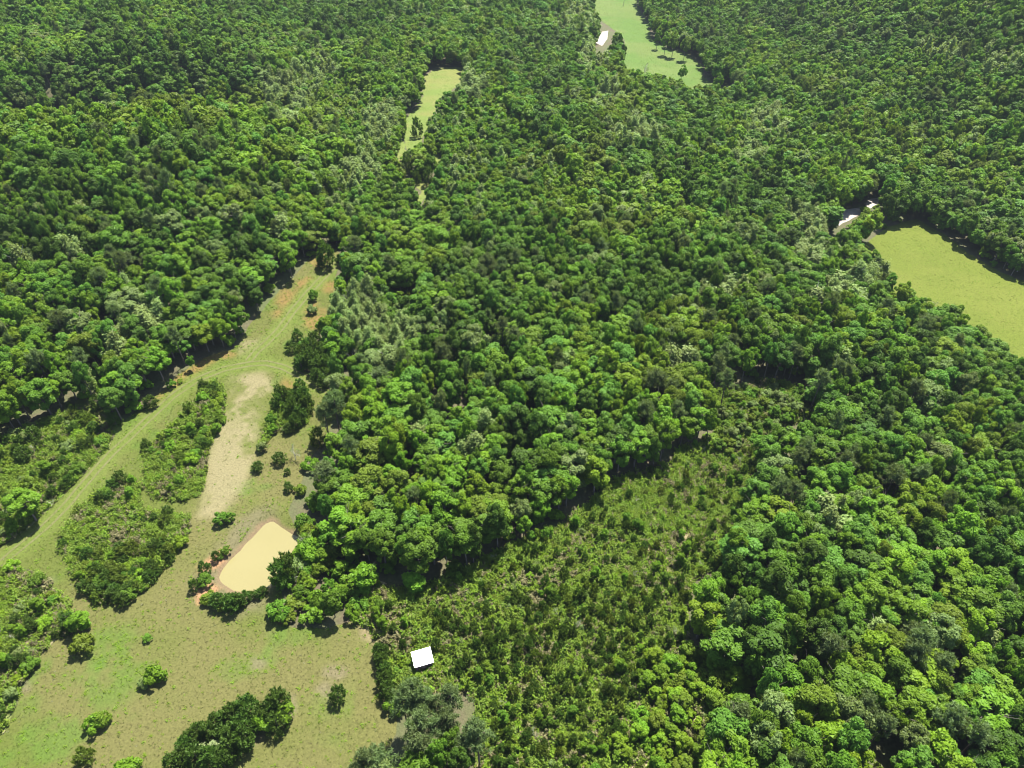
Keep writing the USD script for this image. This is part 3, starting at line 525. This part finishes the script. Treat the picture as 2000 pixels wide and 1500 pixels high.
for k, (x, y, s, kd) in enumerate([(548,1375,1.5,0),(535,1390,1.3,0),(556,1398,1.2,1),(520,1400,1.3,0),(545,1415,1.3,0),(515,1415,1.2,1),(490,1390,1.5,0),(475,1395,1.4,0),(460,1400,1.3,0),(445,1410,1.3,0),(430,1415,1.2,0),(480,1425,1.5,0),(465,1440,1.4,0),(445,1440,1.2,0),(418,1435,1.3,0),(395,1432,1.2,0),(380,1445,1.1,0),(480,1450,1.5,0),(455,1465,1.4,0),(425,1460,1.1,2),(400,1465,1.0,2),(370,1460,1.2,0),(390,1480,1.3,0),(420,1485,1.4,0),(360,1485,1.2,0),(440,1490,1.2,0),(345,1495,1.2,0),(250,1505,1.2,1),(240,1512,1.0,1)]):
    if kd == 0: put("cedar_tree", "dark green", x, y + 8, s * 1.15, s * 1.05)
    elif kd == 1: put("shrub", "bright green", x, y + 6, s * 1.2, s * 1.3)
    else: put("pale_tree", "creamy", x, y + 8, 0.42 * s, 0.3 * s)
for x, y, s in [(594,705,1.6),(604,690,1.5),(618,678,1.5),(622,700,1.8),(606,716,1.7),(632,712,1.7),(645,700,1.6),(640,728,1.6),(620,728,1.6),(590,722,1.4),(655,722,1.5),(622,746,1.3),(634,756,1.2),(648,745,1.4),(662,752,1.3),(672,765,1.2),(680,770,1.2)]:
    put("cedar_tree", "dark green", x, y, s * 1.15, s)
for x, y, s in [(553,778,1.5),(547,795,1.3),(590,772,1.6),(596,785,1.5),(580,790,1.4),(602,800,1.5),(574,808,1.5),(590,818,1.3),(578,830,1.2)]:
    put("cedar_tree", "dark green", x, y + 6, s * 1.1, s * 1.1)
for k, (x, y, s_) in enumerate([(596,1032,1.7),(604,1050,1.6),(604,1066,1.5),(602,1084,1.8),(594,1100,1.5),(582,1114,1.6),(568,1128,1.9),(554,1142,1.9),(558,1146,1.6),(602,1096,2.0)]):
    put("shrub" if k not in (6, 7) else "cedar_tree", ["mid green", "olive", "bright green", "mid green", "bright green", "grey-green", "dark green", "dark green", "mid green", "bright green"][k], x, y, s_, s_ * 1.05,
        f"{['first','second','third','fourth','fifth','sixth','seventh','eighth','ninth','tenth'][k]} bush going down the pond's shaded right shore")
put("sapling", "bright green", 725, 1150, 0.8, 0.7, "bright green tree standing forward of the forest beside the pond thicket", keep=3)
put("sapling", "mid green", 655, 1205, 0.62, 0.72, "dark-sided young tree at the near edge of the pond thicket", keep=2)
put("sapling", "bright green", 808, 1150, 0.72, 0.5, "bright rounded young tree in front of the forest, above the shed", keep=2)
put("bare_tree", "grey", 605, 1070, 0.55, 0.6, "grey leafless tree at the forest edge right of the pond")
put("bare_tree", "grey", 592, 1130, 0.5, 0.35, "grey leafless thicket tree at the pond's lower right")
put("bare_tree", "grey", 1545, 262, 1.15, 1.2, "large grey leafless tree amid the upper right forest", keep=4)
put("bare_tree", "grey", 1812, 618, 0.8, 0.8, "dead grey snag at the near edge of the hay field", keep=2)
put("bare_tree", "grey", 1258, 150, 0.8, 0.9, "thin leafless snag at the near edge of the valley field", keep=2)
for k, (x, y, s, kd) in enumerate([(1297,108,1.15,0),(1282,96,1.0,0),(1312,112,1.1,0),(1335,118,1.1,0),(1275,62,1.0,1),(1330,165,0.9,0),(1398,186,1.0,0),(1428,190,1.0,2)]):
    put(["broadleaf_tree", "pale_tree", "pine_tree"][kd], "bright green" if kd == 0 else "", x, y, s * 0.9, s * 1.1, ["tree with a bare leaning trunk at the right edge of the valley field", "tree left of the bare-trunked one at the valley field", "first tree right of the bare-trunked one at the valley field", "second tree right of the bare-trunked one at the valley field", "pale tree at the valley field's right edge near the top", "lone tree at the near end of the valley field", "thin tree at the lower right tip of the valley field", "dark pine at the lower right tip of the valley field"][k], keep=3)
for x, y, s in [(815,268,0.62),(845,300,0.5),(830,350,0.5),(796,340,0.6),(838,362,0.55),(815,360,0.4)]:
    put("cedar_tree", "dark green", x, y, s * 3.2, s * 4)
for k, (x, y, s_) in enumerate([(816,1326,0.75),(829,1320,0.6),(841,1316,0.8),(853,1306,0.7),(800,1312,0.5)]):
    put("shrub", ["olive", "mid green", "bright green", "olive", "grey-green"][k], x, y, s_, s_ * 0.9, ["left bush in front of the white-roofed shed", "low bush in the middle in front of the shed", "bright bush at the shed's near right corner", "olive bush just right of the white-roofed shed", "small dull bush at the shed's left side"][k], keep=0.6)
SHED = at(825, 1296)
singles.append((SHED[0], SHED[1], 3.2))
# big pines, by the middle of their crowns
for x, y in PINES:
    s = rng.uniform(0.85, 1.15); f = 0.85 if y < 500 else 1.0
    w = at(x + rng.uniform(-2, 2), y, 9.6 * s)
    add("pine_tree", "", w[0], w[1], s * 0.92 * f, s); singles.append((w[0], w[1], 2.4))
stree = cKDTree(np.array([(a, b) for a, b, _ in singles])); srad = np.array([c for *_, c in singles])
def free(c, extra):
    d, i = stree.query(c, k=6); return (d > srad[i] + extra).all(1)
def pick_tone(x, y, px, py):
    n = n2(x, y, 26, 90, 2) + rng.normal(0, 0.16, len(x)); ol = ell(OLIVE_AND_LIT, px, py) * 0.7; n = n - 0.30 * ell(SHADE_BANDS, px, py); out = []  # leaf tone also carries the painted lit crests and shaded bands
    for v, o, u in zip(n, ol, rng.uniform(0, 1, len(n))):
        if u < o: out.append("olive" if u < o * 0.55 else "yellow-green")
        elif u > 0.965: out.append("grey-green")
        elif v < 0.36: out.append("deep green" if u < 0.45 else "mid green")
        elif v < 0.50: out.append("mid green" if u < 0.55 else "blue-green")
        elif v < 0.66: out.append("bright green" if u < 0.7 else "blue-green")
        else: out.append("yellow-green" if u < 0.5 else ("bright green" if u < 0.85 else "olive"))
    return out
def layer(spacing, ymin, ymax, rule, extra=0.0):
    c = candidates(spacing, ymin, ymax); z = ground_z(c[:, 0], c[:, 1]); px, py, depth = project(np.column_stack([c, z]))
    zz = zones(px, py); rule(c, z, px, py, depth, zz, free(c, extra))
def canopy(c, z, px, py, depth, zz, fr):
    hh = 0.62 + 0.74 * n2(c[:, 0], c[:, 1], 34, 91, 2) + rng.normal(0, 0.14, len(c)); s = np.exp(rng.normal(0.0, 0.24, len(c))).clip(0.6, 1.75)
    cx, cy, _ = project(np.column_stack([c, z + 8.5 * hh])); bx, by, _ = project(np.column_stack([c, z + 5 * hh]))
    mg = 1.7 * s * FPX / depth; ok = (zz == 0) & fr & ~in_any(VIS_OPEN, cx, cy, mg) & ~in_any(VIS_OPEN, bx, by, mg * 0.5) & (rng.uniform(0, 1, len(c)) > 0.05) & (n2(c[:, 0], c[:, 1], 13, 97, 2) > 0.19)
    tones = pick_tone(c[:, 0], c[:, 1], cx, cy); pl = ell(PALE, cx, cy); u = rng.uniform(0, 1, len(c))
    for i in np.nonzero(ok)[0]:
        if u[i] < pl[i] * 0.75: add("pale_tree", "silvery", *c[i], s[i] * 1.25, hh[i] * 1.05)
        elif u[i] > 0.965: add("pine_tree", "", *c[i], s[i] * 0.8, hh[i] * 0.95)
        elif u[i] > 0.960: add("pale_tree", "silvery", *c[i], s[i] * 1.2, hh[i])
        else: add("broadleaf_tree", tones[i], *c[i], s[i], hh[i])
def young(c, z, px, py, depth, zz, fr):
    s = rng.uniform(0.42, 0.78, len(c)); cx, cy, _ = project(np.column_stack([c, z + 6 * s])); ok = (zz == 1) & fr & ~in_any(VIS_OPEN, cx, cy, 1.5 * s * FPX / depth) & (rng.uniform(0, 1, len(c)) > 0.06)
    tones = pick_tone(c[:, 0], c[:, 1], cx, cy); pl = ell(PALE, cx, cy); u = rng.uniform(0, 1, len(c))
    for i in np.nonzero(ok)[0]:
        if u[i] < pl[i] * 0.8 + 0.08: add("pale_tree", "silvery", *c[i], s[i] * 1.3, s[i] * 1.2)
        elif u[i] > 0.93: add("cedar_tree", "", *c[i], s[i] * 2.2, s[i] * 2.2)
        elif u[i] > 0.90: add("bare_tree", "grey", *c[i], s[i] * 0.8, s[i] * 0.9)
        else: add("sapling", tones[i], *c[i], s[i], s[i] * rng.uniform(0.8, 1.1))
def bushes(c, z, px, py, depth, zz, fr):
    nz = n2(c[:, 0], c[:, 1], 9, 92, 2); u = rng.uniform(0, 1, len(c)); v = rng.uniform(0, 1, len(c))
    dense = inside_px([(860,1200),(960,1170),(1080,1150),(1200,1160),(1290,1190),(1310,1280),(1260,1400),(1250,1600),(930,1600),(960,1400),(900,1300),(850,1260)], px, py, 40)
    sapl = inside_px([(1270,1290),(1410,1290),(1470,1330),(1440,1400),(1380,1500),(1230,1600),(1180,1480),(1250,1390)], px, py, 30)
    north = inside_px([(1400,760),(1580,760),(1580,820),(1480,870),(1400,870)], px, py, 30)
    for i in np.nonzero(fr & (zz >= 2) & (zz <= 4))[0]:
        q = rng.uniform(0.5, 1.1)
        if zz[i] == 3:
            if v[i] < sapl[i] * 0.6:
                if u[i] < 0.42: add("sapling", ["bright green", "yellow-green", "yellow-green", "olive"][int(v[i] * 97) % 4], *c[i], q * 0.5, q * 0.42)
                elif u[i] < 0.7: add("shrub", ["yellow-green", "olive", "bright green"][int(v[i] * 97) % 3], *c[i], q * 1.2, q * 1.2)
            elif v[i] < north[i] * 0.5:
                if u[i] < 0.35: add("sapling", ["olive", "grey-green", "mid green"][int(v[i] * 97) % 3], *c[i], q * 0.42, q * 0.36)
                elif u[i] < 0.75: add("shrub", ["olive", "grey-green", "mid green"][int(v[i] * 97) % 3], *c[i], q * 1.15, q)
            else:
                pc = 0.21 + 0.46 * dense[i] + 0.5 * (nz[i] - 0.5)
                pc *= 0.85
                if u[i] < pc: add("cedar_tree", "dark green" if v[i] < 0.7 else "olive", *c[i], q * 0.72, q * rng.uniform(0.55, 1.1))
                elif u[i] < pc + 0.2: add("shrub", ["olive", "grey-green", "mid green", "yellow-green", "olive"][int(v[i] * 97) % 5], *c[i], q * 0.58, q * 0.62)
                elif u[i] > 0.985: add("bare_tree", "grey", *c[i], 0.25 * q, 0.28 * q)
                elif u[i] > 0.955: add("sapling", ["mid green", "bright green"][int(v[i] * 97) % 2], *c[i], q * 0.32, q * 0.36)
        elif zz[i] == 2:
            p = 0.13 + 0.7 * (nz[i] - 0.45)
            if u[i] < p * 0.34: add("cedar_tree", "dark green", *c[i], q * 1.0, q * 0.85)
            elif u[i] < p * 0.9: add("shrub", ["mid green", "grey-green", "olive", "yellow-green"][int(v[i] * 97) % 4], *c[i], q * 1.1, q)
            elif u[i] > 0.97: add("sapling", "bright green", *c[i], q * 0.4, q * 0.38)
            elif u[i] > 0.955: add("bare_tree", "grey", *c[i], 0.3 * q, 0.22 * q)
        else:
            thick = inside_px([(190,1182),(160,1150),(200,1080),(300,1060),(370,1040),(335,1100),(250,1180)], px[i:i + 1], py[i:i + 1])[0]
            p = 0.11 + 0.30 * thick + 0.75 * (nz[i] - 0.45)
            if u[i] < p * (0.5 + 0.3 * thick): add("cedar_tree", "dark green" if v[i] < 0.7 else "olive", *c[i], q * 1.15, q * 0.9)
            elif u[i] < p: add("shrub", ["bright green", "mid green", "olive", "yellow-green"][int(v[i] * 97) % 4], *c[i], q * 1.15, q * 1.1)
            elif u[i] > 0.97: add("sapling", "bright green", *c[i], q * 0.36, q * 0.34)
THICKET = [(545,1145),(560,1100),(575,1050),(610,1030),(650,1060),(690,1095),(705,1150),(700,1212),(655,1224),(560,1222),(545,1200)]
EDGE_SHADE = None
def understory(c, z, px, py, depth, zz, fr):
    u = rng.uniform(0, 1, len(c)); th = inside_px(THICKET, px, py)
    for i in np.nonzero(fr & (zz == 0))[0]:
        if th[i]:
            if u[i] < 0.12: add("sapling", ["bright green", "mid green", "yellow-green"][int(u[i] * 997) % 3], *c[i], rng.uniform(0.4, 0.6), rng.uniform(0.3, 0.5))
            elif u[i] < 0.85: add("shrub", ["bright green", "mid green", "olive"][int(u[i] * 997) % 3], *c[i], rng.uniform(1.0, 1.7), rng.uniform(1.0, 1.8))
        elif u[i] < 0.22: add("shrub", ["mid green", "olive", "bright green"][int(u[i] * 997) % 3], *c[i], rng.uniform(0.9, 1.5), rng.uniform(0.8, 1.5), hidden=True)
layer(3.75, 40, 640, canopy)
layer(2.45, 150, 420, young)
layer(1.3, 48, 190, bushes)
layer(2.6, 46, 300, understory)
# no forest tree where the thicket by the pond is
def thicket_clear(p):
    x, y, _ = project(np.array([p[2], p[3], float(ground_z(p[2], p[3]))])); return p[0] in ("broadleaf_tree",) and p[7] is None and shapely.contains_xy(Polygon(THICKET), x, y)
plants = [p for p in plants if not (p[2] < -15 and p[3] < 110 and thicket_clear(p))]

# ------------------------------------------------------------------ plants into the scene
LAND = [("pond", 505, 1090), ("shed", 825, 1284), ("bare strip", 460, 880), ("track fork", 500, 708), ("meadow tip", 645, 500), ("narrow clearing", 850, 200),
        ("valley field", 1280, 90), ("hay field", 1850, 560), ("gravel bar", 1665, 415), ("cedar strip", 1230, 1060)]
def place(px, py):
    a = ["far left", "left", "centre left", "centre", "centre right", "right", "far right"][int(np.clip(px / 2000 * 7, 0, 6))]; b = ["top", "upper", "middle", "lower", "bottom"][int(np.clip(py / 1500 * 5, 0, 4))]
    return f"photo's {b} {a}"
def relation(px, py):
    n, x, y = min(LAND, key=lambda l: math.hypot(px - l[1], py - l[2])); dx, dy = px - x, py - y; d = math.hypot(dx, dy)
    side = ("right of" if dx > 0 else "left of") if abs(dx) > abs(dy) else ("below" if dy > 0 else "above")
    return f"{side} {n}"
NTH = ["leftmost", "second", "third", "fourth", "fifth", "sixth", "seventh", "eighth", "ninth", "tenth", "eleventh", "twelfth", "thirteenth", "fourteenth", "fifteenth", "sixteenth", "seventeenth", "eighteenth", "nineteenth", "twentieth", "twenty-first", "twenty-second", "twenty-third", "twenty-fourth", "twenty-fifth", "twenty-sixth", "twenty-seventh", "twenty-eighth"]
WORDS = {"broadleaf_tree": ("broadleaf tree", "tree", "broadleaf trees of the dense forest"), "pine_tree": ("wispy grey pine", "pine tree", "pines rising among the broadleaf trees"),
         "cedar_tree": ("young cedar", "cedar tree", "young cedars in the clearings"), "sapling": ("young tree", "young tree", "young trees of the thinner woods"),
         "pale_tree": ("pale tree", "tree", "pale silvery trees in the forest"), "shrub": ("leafy bush", "bush", "leafy bushes of the clearings"), "bare_tree": ("grey leafless tree", "tree", "grey leafless trees")}
STUFF = {"broadleaf_tree": ("broadleaf_forest", "dense green broadleaf forest covering the far slopes and the gaps"), "pine_tree": ("pine_forest", "grey-green pines scattered through the distant forest"), "cedar_tree": ("cedar_thicket", "mass of small dark cedars behind the nearer ones"),
         "sapling": ("young_wood", "fine-textured young wood around the narrow clearing"), "pale_tree": ("pale_wood", "pale silvery trees in the far forest and along the stream"), "shrub": ("undergrowth", "leafy undergrowth beneath and between the trees"), "bare_tree": ("bare_wood", "grey leafless trees scattered in the young wood")}
def quat(rz): return Gf.Quath(math.cos(rz / 2), 0, 0, math.sin(rz / 2))
def instancer(name, label, cat, protos, idx, pos, rot, scale):
    """Uncountable growth as one object: many copies of a few plants. protos: class paths or (mesh, material)."""
    path = f"/World/{numbered(name)}"; pi = UsdGeom.PointInstancer.Define(stage, path); targets = []
    for k, p in enumerate(protos):
        q = f"{path}/plant_{k + 1:03d}"
        if isinstance(p, str): UsdGeom.Xform.Define(stage, q).GetPrim().GetReferences().AddInternalReference(p)
        else: UsdGeom.Xform.Define(stage, q); usdkit.mesh(stage, q + "/leaves", p[0], p[1])
        targets.append(q)
    pi.CreatePrototypesRel().SetTargets(targets); pi.CreateProtoIndicesAttr(Vt.IntArray.FromNumpy(np.asarray(idx, np.int32)))
    pi.CreatePositionsAttr(Vt.Vec3fArray.FromNumpy(np.asarray(pos, np.float32))); pi.CreateScalesAttr(Vt.Vec3fArray.FromNumpy(np.asarray(scale, np.float32)))
    pi.CreateOrientationsAttr(Vt.QuathArray([quat(r) for r in rot]))
    return tag(pi.GetPrim(), label, cat, kind="stuff")
zs = ground_z(np.array([p[2] for p in plants]), np.array([p[3] for p in plants]))
by = {}
for p, z in zip(plants, zs):
    kind, i, x, y, s, sz, rz, label, hidden = p; h = PROTO[kind][i][2] * sz
    cx, cy, depth = project(np.array([x, y, z + h * 0.75])); seen = 4 < cx < 1996 and 4 < cy < 1496 and not hidden
    by.setdefault(kind, []).append((0 if label else 1, 0 if seen else 1, depth / (s if kind not in ("broadleaf_tree", "pine_tree") else s), p, z, float(cx), float(cy), h))
for kind, items in by.items():
    items.sort(key=lambda t: (t[0], t[1], t[2])); solo = [t for t in items[:300] if t[1] == 0 or t[0] == 0]; rest = items[len(solo):]
    hs = np.quantile([t[7] for t in solo], [0.33, 0.67]); labels = {}
    for t in solo:
        _, _, _, (k, i, x, y, s, sz, rz, label, _), z, cx, cy, h = t
        tone = PROTO[kind][i][1]; size = "small" if h < hs[0] else "tall" if h > hs[1] else "mid-sized"; w = WORDS[kind][0]
        if not label:
            look = f"{size} {w}" if kind in ("pine_tree", "bare_tree") else f"{size} {tone} {w}"
            label = f"{look} {relation(cx, cy)}, {place(cx, cy)}"
        labels.setdefault(label, []).append(t)
    for label, ts in labels.items():
        ts.sort(key=lambda t: t[5])
        for n, t in enumerate(ts):
            _, _, _, (k, i, x, y, s, sz, rz, _, _), z, cx, cy, h = t
            o = xform(kind, (x, y, z), rz, (s, s, sz)); o.GetReferences().AddInternalReference(PROTO[kind][i][0]); o.SetInstanceable(True)
            many = len(ts) > len(NTH)
            tag(o, label if len(ts) == 1 or many else f"{NTH[n]}{' from left' if n else ''}: {label}", WORDS[kind][1], f"{label}, alike" if many else WORDS[kind][2])
    if rest:
        pr = sorted({(t[3][1], t[3][3] > 230) for t in rest}); mp = {q: n for n, q in enumerate(pr)}
        instancer(*STUFF[kind], WORDS[kind][1] if kind != "shrub" else "undergrowth", [FAR[PROTO[kind][q][0]] if far else PROTO[kind][q][0] for q, far in pr], [mp[(t[3][1], t[3][3] > 230)] for t in rest],
                  [(t[3][2], t[3][3], t[4]) for t in rest], [t[3][6] for t in rest], [(t[3][4], t[3][4], t[3][5]) for t in rest])

# ------------------------------------------------------------------ low growth: grass tufts and weeds
def scatter(poly, per_m2, seed):
    r = np.random.default_rng(seed); x0, y0, x1, y1 = poly.bounds; n = int((x1 - x0) * (y1 - y0) * per_m2); c = r.uniform((x0, y0), (x1, y1), (n, 2)); shapely.prepare(poly)
    return c[shapely.contains_xy(poly, c[:, 0], c[:, 1])], r
c, r = scatter(meadow_w.difference(pond_w.buffer(1.0)), 6.0, 900)
X, Y = c[:, 0], c[:, 1]; px, py, _ = project(np.column_stack([c, ground_z(X, Y)]))
keep = (r.uniform(0, 1, len(c)) < (0.35 + 0.9 * n2(X, Y, 4, 95)) * (1 - 0.75 * inside_px(BARE, px, py)) * (0.3 + 0.7 * smooth01(shapely.distance(shapely.points(X, Y), lane), 1.0, 2.5)))
c, X, Y, px, py = c[keep], X[keep], Y[keep], px[keep], py[keep]
dry = smooth01(n2(X, Y, 16, 20), 0.36, 0.66); kind_ = np.where(r.uniform(0, 1, len(c)) < 0.25 + 0.45 * dry, 2, 0) + r.integers(0, 2, len(c))
lushp = inside_px([(180,1225),(260,1230),(300,1300),(240,1380),(180,1400),(120,1330)], px, py, 30) + 0.7 * smooth01(n2(X, Y, 6, 22), 0.6, 0.7)
kind_ = np.where(r.uniform(0, 1, len(c)) < 0.07 + 0.25 * lushp * smooth01(n2(X, Y, 3, 26), 0.45, 0.6), 4, kind_)
sc = r.uniform(0.3, 0.75, len(c)) * np.where(kind_ == 4, 0.9, 1)
instancer("meadow_grass", "short tufts of green and straw grass and low weeds on the meadow", "grass", [(tuft(0, 14, 0.24, 0.22), M["blade"]), (tuft(1, 12, 0.3, 0.18), M["blade"]), (tuft(2, 12, 0.24, 0.24), M["straw"]), (tuft(3, 10, 0.32, 0.2), M["straw"]), (weed(0), M["weed"]), (tuft(8, 10, 0.3, 0.25), M["bleach"])],
          np.where(r.uniform(0, 1, len(c)) < 0.014, 5, kind_), np.column_stack([c, ground_z(X, Y) + 0.04]), r.uniform(0, 6.28, len(c)), np.stack([sc, sc, sc * r.uniform(0.6, 1.2, len(c))], -1))
c, r = scatter(shapely.union_all(fields), 1.0, 902); X, Y = c[:, 0], c[:, 1]; kind_ = r.integers(0, 3, len(c)); sc = r.uniform(0.22, 0.5, len(c)) * (0.6 + 0.8 * n2(X, Y, 6, 98))
instancer("field_grass", "tussocks of longer grass in the bright valley fields and clearings", "grass", [(tuft(6, 16, 0.42, 0.45), M["blade"]), (weed(6, 22, 0.3), M["weed"]), (tuft(7, 14, 0.4, 0.45), M["straw"])],
          kind_, np.column_stack([c, ground_z(X, Y) + 0.04]), r.uniform(0, 6.28, len(c)), np.stack([sc, sc, sc * 0.8], -1))
rough = shapely.union_all([world_poly(REGROWTH), *[world_poly(s) for s in SCRUB_L], *[world_poly(s) for s in ISLANDS]])
c, r = scatter(rough, 7.0, 901); X, Y = c[:, 0], c[:, 1]
kind_ = np.where(n2(X, Y, 5, 50) + r.normal(0, 0.12, len(c)) > 0.57, 3 + r.integers(0, 2, len(c)), np.array([0, 0, 1, 2, 0, 1, 5, 6])[r.integers(0, 8, len(c))]); kind_ = np.where((kind_ == 3) & (r.uniform(0, 1, len(c)) < 0.3), 7, kind_); sc = r.uniform(0.5, 1.25, len(c))
instancer("scrub_growth", "waist-high weeds and straw grass between the young cedars", "undergrowth", [(weed(1), M["weed"]), (weed(2, 30, 0.7), M["weed2"]), (weed(3, 24, 0.6), M["weed2"]), (tuft(4, 16, 0.6, 0.3), M["straw"]), (tuft(5, 14, 0.55, 0.3), M["blade"]), (stalks(0), M["weed"]), (stalks(1, 8, 1.5), M["weed2"]), (stalks(2, 12, 1.1), M["straw"])],
          kind_, np.column_stack([c, ground_z(X, Y) + 0.04]), r.uniform(0, 6.28, len(c)), np.stack([sc, sc, sc], -1))

# ------------------------------------------------------------------ shed and pole
RH = 2.25
def at_z(px, py, z):
    r_ = ray(px, py); t = (z - CAM_H) / r_[2]; return np.array([0, 0, CAM_H]) + r_ * t
zg = float(SHED[2])
q = np.array([at_z(a, b, zg + RH) for a, b in [(802.8, 1274.4), (840.4, 1263.2), (847.6, 1293.2), (808.8, 1304.0)]])
ctr = q.mean(0); yaw = math.atan2(*(q[1] - q[0] + q[2] - q[3])[1::-1]); RW = (np.linalg.norm(q[1] - q[0]) + np.linalg.norm(q[2] - q[3])) / 2; RD = (np.linalg.norm(q[3] - q[0]) + np.linalg.norm(q[2] - q[1])) / 2
def bx(x0, x1, y0, y1, z0, z1):
    b = trimesh.creation.box([x1 - x0, y1 - y0, z1 - z0]); b.apply_translation([(x0 + x1) / 2, (y0 + y1) / 2, (z0 + z1) / 2]); return b
shed = tag(xform("shed", (ctr[0], ctr[1], zg), yaw), "small square shed with a bright white metal roof in the scrub beside the meadow", "shed"); SP = str(shed.GetPath())
w, d = RW / 2, RD / 2; e = 0.22
def wall_rise(y): return RH - 0.12 + (y / d) * 0.10
obj("wall", bx(-w + e, w - e, d - e - 0.06, d - e, -0.3, wall_rise(d - e) - 0.06), M["wall"], SP)
obj("wall", bx(-w + e, -w + e + 0.06, -d + e + 0.06, d - e - 0.063, -0.3, RH - 0.24), M["wall"], SP)
obj("wall", bx(w - e - 0.06, w - e, -d + e + 0.06, d - e - 0.063, -0.3, RH - 0.24), M["wall"], SP)
fw = trimesh.util.concatenate([bx(-w + e, -0.5, -d + e, -d + e + 0.057, -0.3, RH - 0.26), bx(0.5, w - e, -d + e, -d + e + 0.057, -0.3, RH - 0.26), bx(-0.497, 0.497, -d + e, -d + e + 0.057, 1.85, RH - 0.26)])
obj("wall", fw, M["wall"], SP)
dr = obj("door", bx(-0.47, 0.47, -d + e + 0.01, -d + e + 0.05, -0.05, 1.83), M["trim"], SP)
n = 5
xs = np.linspace(-w, w, n * 8 + 1); prof = 0.018 * (np.mod(np.arange(len(xs)), 8) == 0) + 0.006 * (np.mod(np.arange(len(xs)), 2) == 0)
for k in range(n):
    i = slice(k * 8, k * 8 + 9); xx_, pp = xs[i], prof[i]; m = len(xx_); rows = []
    for zoff in (0.0, -0.012):
        for yy in (-d, d): rows.append(np.stack([xx_, np.full(m, yy), RH + (yy / d) * 0.10 + pp + zoff + (k % 2) * 0.0015], -1))
    v = np.vstack(rows); j = np.arange(m - 1); f = []
    for a, b in ((0, 1), (3, 2), (2, 0), (1, 3)): f += [np.stack([a * m + j, a * m + j + 1, b * m + j + 1], -1), np.stack([a * m + j, b * m + j + 1, b * m + j], -1)]
    f.append(np.array([[0, m, 2 * m], [m, 3 * m, 2 * m], [m - 1, 3 * m - 1, 2 * m - 1], [2 * m - 1, 3 * m - 1, 4 * m - 1]]))
    obj("roof_sheet", (v, np.vstack(f)), M["roof"], SP)
obj("fascia", bx(-w + 0.02, w - 0.02, -d + 0.02, -d + 0.05, RH - 0.22, RH - 0.115), M["trim"], SP)
obj("rafter", trimesh.util.concatenate([bx(x - 0.03, x + 0.03, -d + 0.055, d - 0.05, RH - 0.21, RH - 0.13) for x in np.linspace(-w + 0.1, w - 0.1, 5)]), M["trim"], SP)
pw = at(1218, 12); pole = tag(xform("utility_pole", (pw[0], pw[1], pw[2])), "thin wooden utility pole in the valley field at the top", "utility pole")
obj("pole", tube([(0, 0, -0.5), (0, 0, 9.0)], [0.15, 0.1], 8), M["steel"], str(pole.GetPath())); obj("crossarm", bx(-1.1, 1.1, -0.06, 0.06, 8.3, 8.45), M["steel"], str(pole.GetPath()))

# ------------------------------------------------------------------ thin summer haze
air = usdkit.material(stage, "/World/Looks/haze_air", {"v": ("principled_volume", {"color": np.array([0.80, 0.90, 1.0]), "density": 0.000032, "anisotropy": 0.1})}, volume="v.volume")
hz = trimesh.creation.box([5400.0, 4700.0, 240.0]); hz.apply_translation([0, 750, 240.0 / 2 - 60.0])
tag(obj("haze", hz, air), "thin pale summer haze over the whole valley", "haze", kind="stuff")
